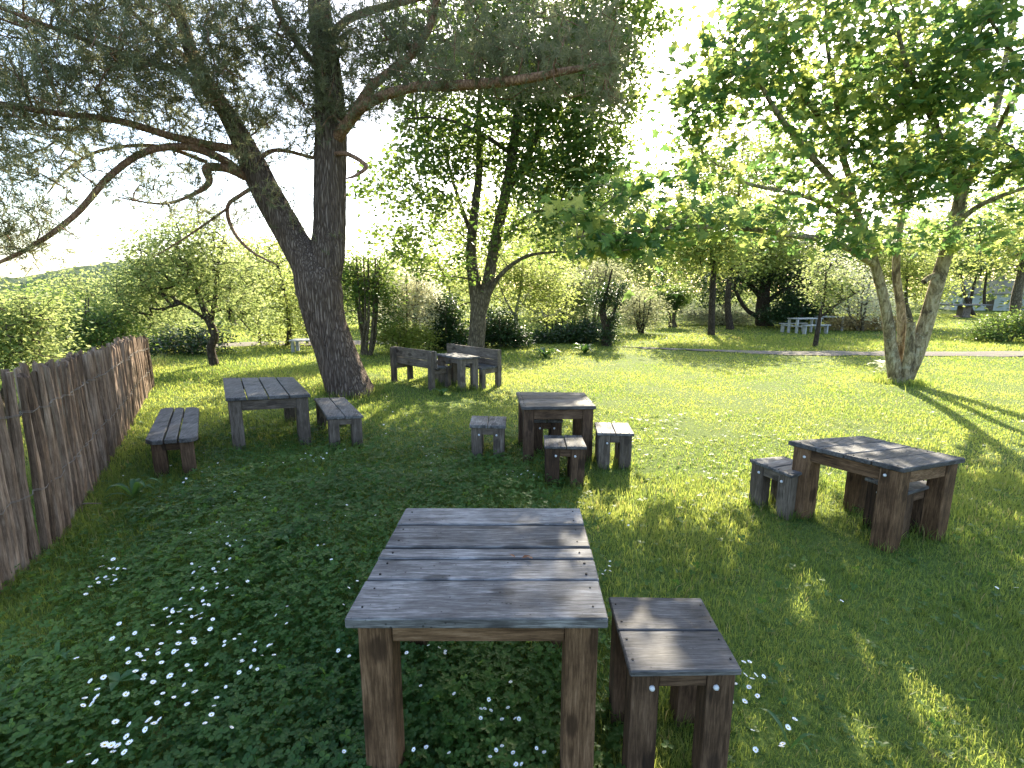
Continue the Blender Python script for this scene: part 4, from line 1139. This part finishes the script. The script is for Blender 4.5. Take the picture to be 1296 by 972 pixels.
# ------------------------------------------------------------------ far furniture and house
def pale_table(x, y, Y, rz, label, length=1.7, bench=True, name='pale_table', top=.74):
    d = ray(x, 430); loc = (d[0] * Y / d[1], Y, float(gz(d[0] * Y / d[1], Y)))
    root = empty(name, loc, label, 'table', None, rz)
    mb = MB()
    for k in range(4): mb.box((0, -.27 + .18 * k, top), (length, .165, .045))
    mb.build('tabletop', M['pale_paint'], root)
    for s in (-1, 1):
        for q_ in (-1, 1):
            mb = MB(); mb.box((s * (length / 2 - .1), q_ * .26, top / 2 - .04), (.1, .1, top)); mb.build('leg', M['pale_paint'], root)
    if bench:
        for q_ in (-1, 1):
            mb = MB(); mb.box((0, q_ * .72, .44), (length, .26, .045)); s_ = mb.build('seat', M['pale_paint'], root)
            mb = MB()
            for s in (-1, 1): mb.box((s * (length / 2 - .14), q_ * .72, .2), (.08, .18, .44))
            mb.build('seat_support', M['pale_paint'], root)
        mb = MB()
        for s in (-1, 1): mb.box((s * (length / 2 - .1), 0, .37), (.06, 1.5, .07))
        mb.build('crossbar', M['pale_paint'], root)


pale_table(1016, 420, 25.8, .25, 'pale grey picnic table with attached seats in the shade of the broad dark tree', 1.6)
pale_table(1047, 418, 27.6, -.2, 'sun-bleached plain table right of the young sapling', 1.3, False)
pale_table(388, 455, 17.6, .1, 'small low pale table half hidden behind the pine trunk', 1.0, False, top=.42)


def pedestal_table():
    p_ = D(1220, 392, 40); loc = (p_[0], 40, float(gz(p_[0], 40)))
    root = empty('pedestal_table', loc, 'far wooden table with a thick pedestal foot near the pale house', 'table')
    mb = MB(); mb.box((0, 0, .45), (.65, .6, 1.0), .03); mb.box((0, 0, .05), (.9, .8, .14), .03); mb.build('pedestal', wd('gbrown', 'Z'), root)
    mb = MB()
    for k in range(5): mb.box((0, -.6 + .3 * k, 1.0), (3.0, .29, .1))
    mb.build('tabletop', wd('grey', 'X'), root)


pedestal_table()


def house():
    p_ = D(1242, 380, 52)
    root = empty('house', (p_[0], p_[1], float(gz(p_[0], p_[1]))), 'pale grey house with a pitched roof far behind the trees on the right', 'building', None, -.35)
    root.scale = (.58, .58, .62)
    mb = MB(); mb.prism([(-5.5, -3.5), (5.5, -3.5), (5.5, 3.5), (-5.5, 3.5)], -1, 2.7, .0)
    bm = bmesh.new()
    for s in (-5.5, 5.5):
        v = [bm.verts.new((s, -3.5, 2.7)), bm.verts.new((s, 3.5, 2.7)), bm.verts.new((s, 0, 4.6))]; bm.faces.new(v)
    mb._take(bm, .5)
    mb.build('wall', M['house_wall'], root)
    rb = MB(); bm = bmesh.new()
    for s in (-1, 1):
        for z0, z1 in ((0, .14),):
            v = [bm.verts.new((x, s * yy, z + dz)) for dz in (.02, .16) for x, yy, z in ((-5.9, 3.9, 2.48), (5.9, 3.9, 2.48), (5.9, 0, 4.6), (-5.9, 0, 4.6))]
            for f in ((0, 1, 2, 3), (7, 6, 5, 4), (0, 4, 5, 1), (1, 5, 6, 2), (2, 6, 7, 3), (3, 7, 4, 0)): bm.faces.new([v[k] for k in f])
    bmesh.ops.recalc_face_normals(bm, faces=bm.faces)
    rb._take(bm, .5); rf = rb.build('roof', M['house_roof'], root)
    cb_ = MB(); cb_.box((2.5, .4, 5.0), (.7, .5, 1.3), .02); cb_.build('chimney', M['house_roof'], rf)
    for x in (-3.4, 3.2):
        mb = MB(); mb.box((x, -3.52, 1.4), (1.3, .1, 1.2), .02); f = mb.build('window', M['pale_paint'], root)
        mb = MB(); mb.box((x, -3.575, 1.4), (1.1, .02, 1.0), 0); mb.build('pane', M['glass'], f)
    mb = MB(); mb.box((-.2, -3.52, 1.0), (1.0, .1, 2.1), .02); mb.build('door', wd('gbrown', 'Z'), root)


house()


# ------------------------------------------------------------------ ground cover
from mathutils import noise as mnoise


def vnoise(x, y, s, seed=0):
    """cheap smooth value noise"""
    rng = np.random.default_rng(seed); g = rng.uniform(0, 1, (64, 64))
    u, v = (x * s) % 64, (y * s) % 64
    i, j = np.floor(u).astype(int), np.floor(v).astype(int)
    fu, fv = u - i, v - j
    fu = fu * fu * (3 - 2 * fu); fv = fv * fv * (3 - 2 * fv)
    i1, j1 = (i + 1) % 64, (j + 1) % 64; i %= 64; j %= 64
    return g[i, j] * (1 - fu) * (1 - fv) + g[i1, j] * fu * (1 - fv) + g[i, j1] * (1 - fu) * fv + g[i1, j1] * fu * fv


def clover_mask(x, y):
    m = smooth(.9, -.3, x - .18 * np.maximum(0, y - 3) * 0) * smooth(8.2, 5.5, y)
    m = m * smooth(-3.6, -2.2, x + .25 * (y - 2.5))
    return m * (.35 + .9 * vnoise(x, y, 1.1, 3))


def path_mask(x, y):
    cx = np.array([4.2, 6.5, 9, 14, 20, 34]); cyy = np.array([18.9, 18.0, 17.2, 16.8, 16.9, 19]); ww = np.array([.15, .7, 1.2, 1.6, 1.9, 2.2])
    on = np.abs(y - np.interp(x, cx, cyy)) < np.interp(x, cx, ww) * (.18 + .34 * vnoise(x, y, 1.7, 21))
    on &= (x > 4.2)
    c2 = np.interp(x, [-14, -10, -7, -4.5, -1], [19, 20.3, 20.6, 20.9, 23]); w2 = np.interp(x, [-14, -10, -7, -4.5, -1], [1.2, 1.9, 2, 1.6, 1.2])
    return on | ((np.abs(y - c2) < w2 * .47) & (x < -1) & (x > -14))


def scatter(ymin, ymax, dens, rng, side=1.18, pad=1.2):
    ar = (ymax - ymin) * (side * (ymin + ymax) + 2 * pad)
    n = int(ar * dens)
    y = np.sqrt(rng.uniform(0, 1, n) * (ymax ** 2 - ymin ** 2) + ymin ** 2) if ymin > 3 else rng.uniform(ymin, ymax, n)
    x = rng.uniform(-1, 1, n) * (side * y + pad)
    return x, y


def blades(x, y, h, wid, rng, bend=.5):
    n = len(x)
    th = rng.uniform(0, 2 * np.pi, n)
    ld = np.stack([np.cos(th), np.sin(th), np.zeros(n)], -1)
    fc = th + rng.uniform(-1.2, 1.2, n) + np.pi / 2
    sd_ = np.stack([np.cos(fc), np.sin(fc), np.zeros(n)], -1) * (wid / 2)[:, None]
    b0 = np.stack([x, y, gz(x, y) - .01], -1)
    lean = rng.uniform(.1, 1, n) * bend
    up = np.array([0, 0, 1.0])
    m = b0 + (h * .55)[:, None] * (up + ld * (lean * .45)[:, None])
    tp = b0 + h[:, None] * (up * (1 - .35 * lean ** 2)[:, None] + ld * (lean * 1.05)[:, None])
    V = np.stack([b0 - sd_, b0 + sd_, m - sd_ * .8, m + sd_ * .8, tp], 1)
    o = np.arange(n)[:, None] * 5
    return V.reshape(-1, 3), o + np.array([[0, 1, 3, 2]]), o + np.array([[2, 3, 4]])


def make_grass():
    rng = np.random.default_rng(8)
    Vs, Q, Tn, vals, off = [], [], [], [], 0
    for (y0, y1, dens, hh, ww) in ((.9, 3.2, 6800, .085, .0046), (3.2, 5.5, 3200, .085, .0062), (5.5, 9, 1300, .08, .010), (9, 14, 620, .075, .015), (14, 22, 260, .08, .024), (22, 45, 70, .10, .05)):
        x, y = scatter(y0, y1, dens, rng)
        keep = ~path_mask(x, y)
        edge = -(4.6 + (y - 3.3) * .52)
        keep &= (x > edge - 6)
        cm = clover_mask(x, y)
        keep &= rng.uniform(0, 1, len(x)) > np.clip(cm, 0, .55)
        x, y = x[keep], y[keep]
        tall = vnoise(x, y, .8, 5); fineN = vnoise(x, y, 3.1, 6)
        fedge = np.exp(-((x - edge[keep] + .1) / .45) ** 2)
        h = hh * rng.uniform(.45, 1.25, len(x)) * (.65 + .55 * tall + .5 * (fineN - .5) + .9 * fedge)
        h *= 1 - .32 * smooth(4.5, 8, y) * smooth(-1, 1.8, x)
        h *= np.where((y > 17.8) & (x > 6) & (y < 24), 2.0, 1.0)
        V, q_, t_ = blades(x, y, h, ww * rng.uniform(.7, 1.3, len(x)), rng, .9)
        val = np.clip(.2 + .5 * rng.uniform(0, 1, len(x)) + .35 * (vnoise(x, y, .5, 9) - .4) + .25 * (vnoise(x, y, 2.3, 10) - .5) + .25 * fedge, 0, .93)
        val = np.where(rng.uniform(0, 1, len(x)) > .965, 1.0, val)
        Vs.append(V); Q.append(q_ + off); Tn.append(t_ + off); vals.append(np.repeat(val, 5)); off += len(V)
    # longer uncut grass round the feet of tables, stools and trunks
    for (lx, ly, lr) in LEGS + [(pb[0], pb[1] + .05, .52), (cb[0], cb[1], .36), (mbp[0], mbp[1], .36)]:
        m = int(90 if lr < .2 else 900)
        a = rng.uniform(0, 6.283, m); rr = lr * (1 + rng.exponential(.35, m))
        x, y = lx + rr * np.cos(a), ly + rr * np.sin(a)
        V, q_, t_ = blades(x, y, rng.uniform(.07, .17, m) * (1 if ly < 9 else 1.3), rng.uniform(.004, .008, m) * (1 if ly < 9 else 1.8), rng, .7)
        Vs.append(V); Q.append(q_ + off); Tn.append(t_ + off); vals.append(np.repeat(np.clip(rng.normal(.4, .25, m), 0, 1), 5)); off += len(V)
    me = np_mesh('lawn_grass', np.concatenate(Vs), [np.concatenate(Q), np.concatenate(Tn)], M['grass'], v=np.concatenate(vals))
    tag(link_mesh('lawn_grass', me), 'short green lawn grass under and around the picnic tables', 'grass', kind='stuff')


make_grass()

# clover: three round leaflets on a stalk
_lf = [(0, 0, 0), (.32, .36, .05), (.74, .40, .03), (.92, .12, -.02), (.86, 0, -.05), (.92, -.12, -.02), (.74, -.40, .03), (.32, -.36, .05), (.45, 0, -.06)]
TRE, TF = [], []
for k in range(3):
    a = k * 2 * math.pi / 3
    o = len(TRE)
    for (x_, y_, z_) in _lf: TRE.append((x_ * math.cos(a) - y_ * math.sin(a), x_ * math.sin(a) + y_ * math.cos(a), z_ + x_ * .10))
    TF += [(o + 8, o + q_, o + (q_ + 1) % 8) for q_ in range(8)]
_l2 = [(0, 0, 0), (.55, .42, .03), (.95, 0, -.03), (.55, -.42, .03)]
TRE2, TF2 = [], []
for k in range(3):
    a = k * 2 * math.pi / 3
    o = len(TRE2)
    for (x_, y_, z_) in _l2: TRE2.append((x_ * math.cos(a) - y_ * math.sin(a), x_ * math.sin(a) + y_ * math.cos(a), z_ + x_ * .10))
    TF2 += [(o, o + 1, o + 2), (o, o + 2, o + 3)]


def make_clover():
    rng = np.random.default_rng(9)
    Vs, Fs, vals, off = [], [], [], 0
    for (y0, y1, dens, s, tm) in ((1.0, 3.6, 2300, .027, (TRE, [TF])), (3.6, 5.4, 1500, .029, (TRE2, [TF2])), (5.4, 8.4, 900, .031, (TRE2, [TF2]))):
        x, y = scatter(y0, y1, dens, rng)
        cm = clover_mask(x, y)
        keep = rng.uniform(0, 1, len(x)) < np.clip(cm * 1.15 + .03, 0, 1)
        x, y, cm = x[keep], y[keep], cm[keep]
        n = len(x)
        hgt = (.05 + .07 * vnoise(x, y, 1.6, 12) + .08 * vnoise(x, y, 4.5, 13)) * rng.uniform(.2, 1.05, n) * np.clip(.6 + cm * .7, .5, 1.2)
        N = rng.normal(0, .38, (n, 3)) + np.array([0, 0, 1.0]); N /= np.linalg.norm(N, axis=1, keepdims=True)
        A = rng.normal(0, 1, (n, 3)); A[:, 2] *= .1
        V, F_ = leaf_mesh(np.stack([x, y, gz(x, y) + hgt], -1), A, N, s * rng.uniform(.65, 1.35, n), *tm)
        val = np.clip(.15 + .5 * rng.uniform(0, 1, n) + .6 * (vnoise(x, y, 1.2, 14) - .4), 0, 1)
        Vs.append(V); Fs.append(F_[0] + off); vals.append(np.repeat(val, len(tm[0]))); off += len(V)
    me = np_mesh('clover_patch', np.concatenate(Vs), [np.concatenate(Fs)], M['clover'], v=np.concatenate(vals))
    tag(link_mesh('clover_patch', me), 'dense dark green clover spreading left of and under the front table', 'clover', kind='stuff')


make_clover()


# ------------------------------------------------------------------ daisies
def daisy_mesh(seed):
    rng = np.random.default_rng(seed)
    V, F3, F4, mi3, mi4 = [], [], [], [], []
    np_ = 15
    cup = rng.uniform(.08, .3)
    for k in range(np_):
        a = k * 2 * math.pi / np_ + rng.normal(0, .05)
        ln = rng.uniform(.88, 1.05); hw = .17
        dx, dy = math.cos(a), math.sin(a)
        o = len(V)
        for r_, s_, z_ in ((.22, -.5, .02), (.22, .5, .02), (.72, 1.0, cup * .6), (.72, -1.0, cup * .6), (ln, .55, cup), (ln, -.55, cup)):
            V.append((dx * r_ - dy * hw * s_, dy * r_ + dx * hw * s_, z_ + rng.normal(0, .02)))
        F4 += [(o, o + 1, o + 2, o + 3), (o + 3, o + 2, o + 4, o + 5)]; mi4 += [0, 0]
    o = len(V); V.append((0, 0, .17))
    for k in range(10):
        a = k * .6283; V.append((.2 * math.cos(a), .2 * math.sin(a), .13))
    for k in range(10):
        a = k * .6283; V.append((.31 * math.cos(a), .31 * math.sin(a), .03))
    for k in range(10):
        F3.append((o, o + 1 + k, o + 1 + (k + 1) % 10)); mi3.append(1)
        F4.append((o + 1 + k, o + 11 + k, o + 11 + (k + 1) % 10, o + 1 + (k + 1) % 10)); mi4.append(1)
    sx, sy = rng.normal(0, .6, 2)
    sv, sf = tube(np.array([[0, 0, -.02], [sx * .3, sy * .3, -2.0], [sx, sy, -4.5]]), .05, 4)
    o = len(V); V += [tuple(q_) for q_ in sv]
    for f in sf: F4.append(tuple(int(q_) + o for q_ in f)); mi4.append(2)
    return np_mesh('daisy', np.array(V), [np.array(F3), np.array(F4)], [M['petal'], M['daisy_eye'], M['stem']], mat_idx=mi3 + mi4)


DAISY = [daisy_mesh(k) for k in range(5)]
n_daisy = 0


def daisy(x, y, h=.10, r=.02, label=None, group=None):
    global n_daisy
    p_ = P(x, y, h)
    o = bpy.data.objects.new('daisy', DAISY[n_daisy % 5]); n_daisy += 1
    C.objects.link(o)
    r *= random.uniform(.58, .76); o.location = tuple(p_); o.scale = (r, r, r)
    o.rotation_euler = (random.gauss(.25, .22), random.gauss(0, .25), random.uniform(0, 6.28))
    tag(o, label, 'daisy', group)


Z1 = [(387, 170), (430, 180), (386, 207), (415, 215), (430, 215), (447, 215), (472, 216), (400, 247), (407, 256), (433, 242), (438, 259), (425, 276), (374, 268), (343, 284), (370, 253), (326, 313)]
Z2 = [(686, 330), (704, 355), (690, 372), (655, 371), (680, 380), (722, 370), (648, 424), (728, 397), (745, 394), (765, 385), (680, 456), (640, 398), (628, 367), (655, 380), (770, 338), (775, 352), (792, 353), (780, 300), (768, 290), (735, 230), (728, 197), (758, 208), (810, 215), (818, 228), (858, 222), (828, 190), (873, 177), (825, 272), (823, 290), (862, 288), (884, 317), (733, 288), (940, 263), (727, 296), (808, 408), (798, 445), (690, 425), (760, 405), (748, 247), (862, 120), (873, 128), (920, 130), (928, 104), (865, 92), (893, 63), (815, 80), (835, 87), (690, 72), (720, 80), (745, 67), (820, 53), (795, 10), (725, 68), (835, 40), (850, 55)]
Z3 = [(453, 425), (512, 460), (580, 430), (427, 482), (485, 521), (558, 523), (612, 500), (600, 523), (600, 538), (545, 565), (488, 572), (525, 540), (535, 548), (514, 606), (548, 620), (543, 634), (581, 646), (660, 530), (671, 528), (613, 572), (710, 582), (722, 602), (645, 622), (618, 690), (596, 726), (660, 704), (710, 730), (740, 682), (700, 657), (735, 482), (737, 496), (728, 480), (677, 500), (785, 580)]
Z4 = [(290, 556), (343, 642), (393, 628), (370, 673), (368, 704), (351, 727), (315, 735), (438, 797), (490, 806), (552, 826), (606, 788), (566, 790), (585, 803), (480, 852), (492, 876), (423, 886), (397, 884), (472, 912), (336, 920), (362, 950), (265, 950), (446, 888), (322, 707), (478, 692), (428, 912)]
Z5 = [(1048, 392), (1088, 423), (1090, 358), (910, 464), (890, 483), (853, 492), (851, 507), (970, 494), (1030, 503), (1020, 508), (965, 525), (995, 545), (1040, 543), (918, 563), (920, 570), (953, 588), (908, 610), (977, 597), (857, 664), (822, 707), (812, 737), (803, 770), (778, 802), (880, 818), (1285, 526), (1250, 62), (1230, 123), (1205, 128), (1258, 180), (950, 33), (1170, 42)]
for zs, lab, grp, rr in ((Z1, 'white daisy in the small cluster beside the stake fence', 'daisies in the cluster by the fence', .021),
                         (Z2, 'white daisy in the drift between the fence cluster and the front table', 'daisies in the long drift', .018),
                         (Z3, 'white daisy at the lower end of the drift, over the dark docks', 'daisies at the lower end of the drift', .020),
                         (Z4, 'white daisy near the bottom left corner of the lawn', 'daisies near the bottom left corner', .021),
                         (Z5, 'white daisy scattered in the clover left of the front table', 'daisies scattered in the clover', .016)):
    for (a, b) in zs: daisy(a / 3, 648 + b / 3, random.uniform(.09, .12), rr * random.uniform(.8, 1.15), lab, grp)
ZT = [(330, 507), (371, 515), (395, 528), (393, 538), (248, 535), (301, 660), (428, 690), (560, 712), (530, 748), (544, 747), (568, 754), (633, 743), (643, 645), (660, 785), (674, 786), (529, 783), (610, 787), (610, 888), (587, 905), (565, 930), (652, 914), (741, 897), (663, 958), (685, 958), (275, 902), (409, 915), (322, 893), (770, 912)]
for (a, b) in ZT: daisy(432 + a / 3, 648 + b / 3, random.uniform(.07, .10), .015, 'white daisy in the clover under the front table', 'daisies under the front table')
for (a, b) in [(30, 548), (28, 288), (38, 430), (18, 14), (130, 12), (8, 352), (60, 262), (10, 910)]: daisy(432 + a / 3, 648 + b / 3, .10, .015, 'white daisy scattered in the clover left of the front table', 'daisies scattered in the clover')
for (a, b) in [(1020, 187), (1018, 205), (1020, 224), (992, 236), (1003, 222), (1018, 5), (1090, 50), (1068, 32)]: daisy(432 + a / 3, 648 + b / 3, .08, .015, 'white daisy in the few to the right of the front tabletop', 'daisies right of the front tabletop')
for (a, b) in [(232, 570), (254, 569), (238, 618), (278, 618), (307, 625), (264, 634), (201, 653), (252, 665), (284, 698), (236, 720), (266, 830), (400, 818), (426, 787), (380, 880), (376, 892), (277, 903), (604, 338), (1193, 288), (1267, 287), (186, 720)]:
    daisy(864 + a / 3, 648 + b / 3, random.uniform(.08, .12), .019, 'white daisy growing right of the dark bolted front stool', 'daisies right of the front stool')
rr_ = random.Random(4)
for cx_, cy_, sx_, sy_, n, lab, grp in ((385, 578, 26, 6, 26, 'tiny white daisy in the patch at the foot of the long table', 'daisies at the foot of the long table'),
                                 (545, 577, 12, 9, 16, 'tiny white daisy in the patch left of the pale grey stool', 'daisies left of the pale grey stool'),
                                 (655, 603, 14, 8, 12, 'tiny white daisy in front of the middle table', 'daisies in front of the middle table'),
                                 (250, 610, 45, 14, 22, 'tiny white daisy in front of the three-board bench', 'daisies in front of the three-board bench'),
                                 (500, 520, 22, 14, 16, 'tiny white daisy at the foot of the leaning pine', 'daisies at the foot of the pine'),
                                 (345, 640, 60, 22, 22, 'small white daisy in the shaded clover between the long and front tables', 'daisies between the long and front tables')):
    for _ in range(n): daisy(rr_.gauss(cx_, sx_), rr_.gauss(cy_, sy_), rr_.uniform(.07, .11), rr_.uniform(.013, .02), lab, grp)


# ------------------------------------------------------------------ weeds, straw, twigs
def dock(x, y, label, n=7, ln=.2, upright=.6, seed=0, width=.2):
    rng = np.random.default_rng(seed)
    p_ = P(x, y)
    V, F_, off = [], [], 0
    for k in range(n):
        a = k * 2.4 + rng.uniform(-.4, .4); L_ = ln * rng.uniform(.7, 1.15)
        up = upright * rng.uniform(.6, 1.3)
        d = np.array([math.cos(a), math.sin(a), 0]); s = np.array([-math.sin(a), math.cos(a), 0])
        row = []
        for i_ in range(7):
            t_ = i_ / 6
            c_ = d * L_ * t_ * .9 + np.array([0, 0, L_ * (up * 1.5 * t_ - up * 1.1 * t_ * t_)])
            wv = L_ * width * math.sin(math.pi * min(1, .08 + t_ * .92) ** .8) * (1 + .12 * math.sin(t_ * 17 + k))
            row += [c_ - s * wv + np.array([0, 0, wv * .35]), c_, c_ + s * wv + np.array([0, 0, wv * .35])]
        V += row
        for i_ in range(6):
            o = off + i_ * 3
            F_ += [(o, o + 1, o + 4, o + 3), (o + 1, o + 2, o + 5, o + 4)]
        off += 21
    o = link_mesh('dock_plant', np_mesh('dock_plant', np.array(V), [np.array(F_)], M['dock'], v=rng.uniform(0, 1, n).repeat(21), smooth=True))
    o.location = (p_[0], p_[1], 0)
    tag(o, label, 'weed', 'broad-leaved weeds in the lawn')


dock(150, 862, 'broad-leaved dock with wide drooping leaves among the corner daisies', 4, .12, .4, 1, .24)
dock(72, 845, 'narrow upright weed left of the broad-leaved dock', 8, .15, 1.3, 2, .08)
dock(290, 700, 'spiky green weed in the drift of daisies', 9, .24, .9, 3, .12)
dock(350, 690, 'leafy thistle-like weed at the edge of the clover', 9, .22, .7, 4, .16)
dock(215, 775, 'plantain rosette under the densest daisies', 6, .15, .5, 5, .2)
dock(1000, 948, 'long-bladed weed right of the bolted front stool', 3, .16, 1.3, 6, .06)
dock(170, 632, 'tall leafy weed beside the stake fence', 10, .28, 1.2, 7, .1)
dock(690, 452, 'leafy clump right of the bench facing the lawn', 16, .5, .9, 8, .16)
dock(740, 447, 'leafy clump at the foot of the ivy-clad trunk', 16, .5, .9, 9, .16)
dock(560, 500, 'low weed at the foot of the bench seen from behind', 10, .25, .9, 10, .15)


def hosta():
    p_ = P(1118, 472)
    rng = np.random.default_rng(3)
    n = 60
    Cn = np.array([p_[0], p_[1], 0]) + rng.normal(0, 1, (n, 3)) * np.array([.13, .13, 0]) + np.stack([np.zeros(n), np.zeros(n), rng.uniform(.03, .3, n)], -1)
    A = rng.normal(0, 1, (n, 3)); A[:, 2] = .3
    N = rng.normal(0, .5, (n, 3)) + np.array([0, -.2, 1])
    V, F_ = leaf_mesh(Cn - np.array([p_[0], p_[1], 0]), A, N, rng.uniform(.12, .2, n), *LEAF)
    o = link_mesh('pale_plant', np_mesh('pale_plant', V, F_, M['white_bloom'], v=rng.uniform(.2, 1, n).repeat(5)))
    o.location = (p_[0], p_[1], 0)
    tag(o, 'cream-leaved low plant at the left foot of the maple', 'plant')


hosta()


def straw_tuft():
    p_ = P(84, 668); rng = np.random.default_rng(6)
    n = 700
    x, y = rng.normal(0, .10, n), rng.normal(0, .16, n)
    V, q_, t_ = blades(x, y, rng.uniform(.06, .24, n), rng.uniform(.004, .007, n), rng, 1.3)
    o = link_mesh('dry_grass_tuft', np_mesh('dry_grass_tuft', V, [q_, t_], M['straw'], v=rng.uniform(0, 1, n).repeat(5)))
    o.location = (p_[0] + .1, p_[1], 0)
    tag(o, 'straw-coloured dry grass tuft at the foot of the stake fence', 'grass tuft')


straw_tuft()
tb = TB(); a_, b_ = P(92, 640, .05), P(128, 637, .09); tb.tube(np.array([a_, (a_ + b_) / 2 + np.array([0, 0, .012]), b_]), [.007, .007, .004], 6)
tag(link_mesh('stick', tb.mesh('stick', M['twig'])), 'thin pale stick lying in the grass by the stake fence', 'stick')


def dry_leaf():
    p_ = P(660, 707, TH + .004); rng = np.random.default_rng(2)
    V, F_ = leaf_mesh(np.array([[0, 0, .004], [.035, .01, .006], [-.03, .006, .004]]), np.array([[1, .3, .2], [.6, -1, .3], [-.9, .5, .3]]), np.array([[.1, 0, 1], [0, .3, 1], [.3, 0, 1.]]), np.array([.05, .045, .04]), *LEAF)
    o = link_mesh('dry_leaf', np_mesh('dry_leaf', V, F_, M['dead'], v=np.array([0.2, .5, .8]).repeat(5)))
    o.location = tuple(p_)
    tag(o, 'curled rust-brown dead leaf lying on the front tabletop', 'leaf')


M['dead'] = leaf_mat('dead_leaf', two((.12, .045, .02), (.22, .10, .05)), two((.2, .08, .03), (.25, .12, .05)), .2, .6, .3)
dry_leaf()
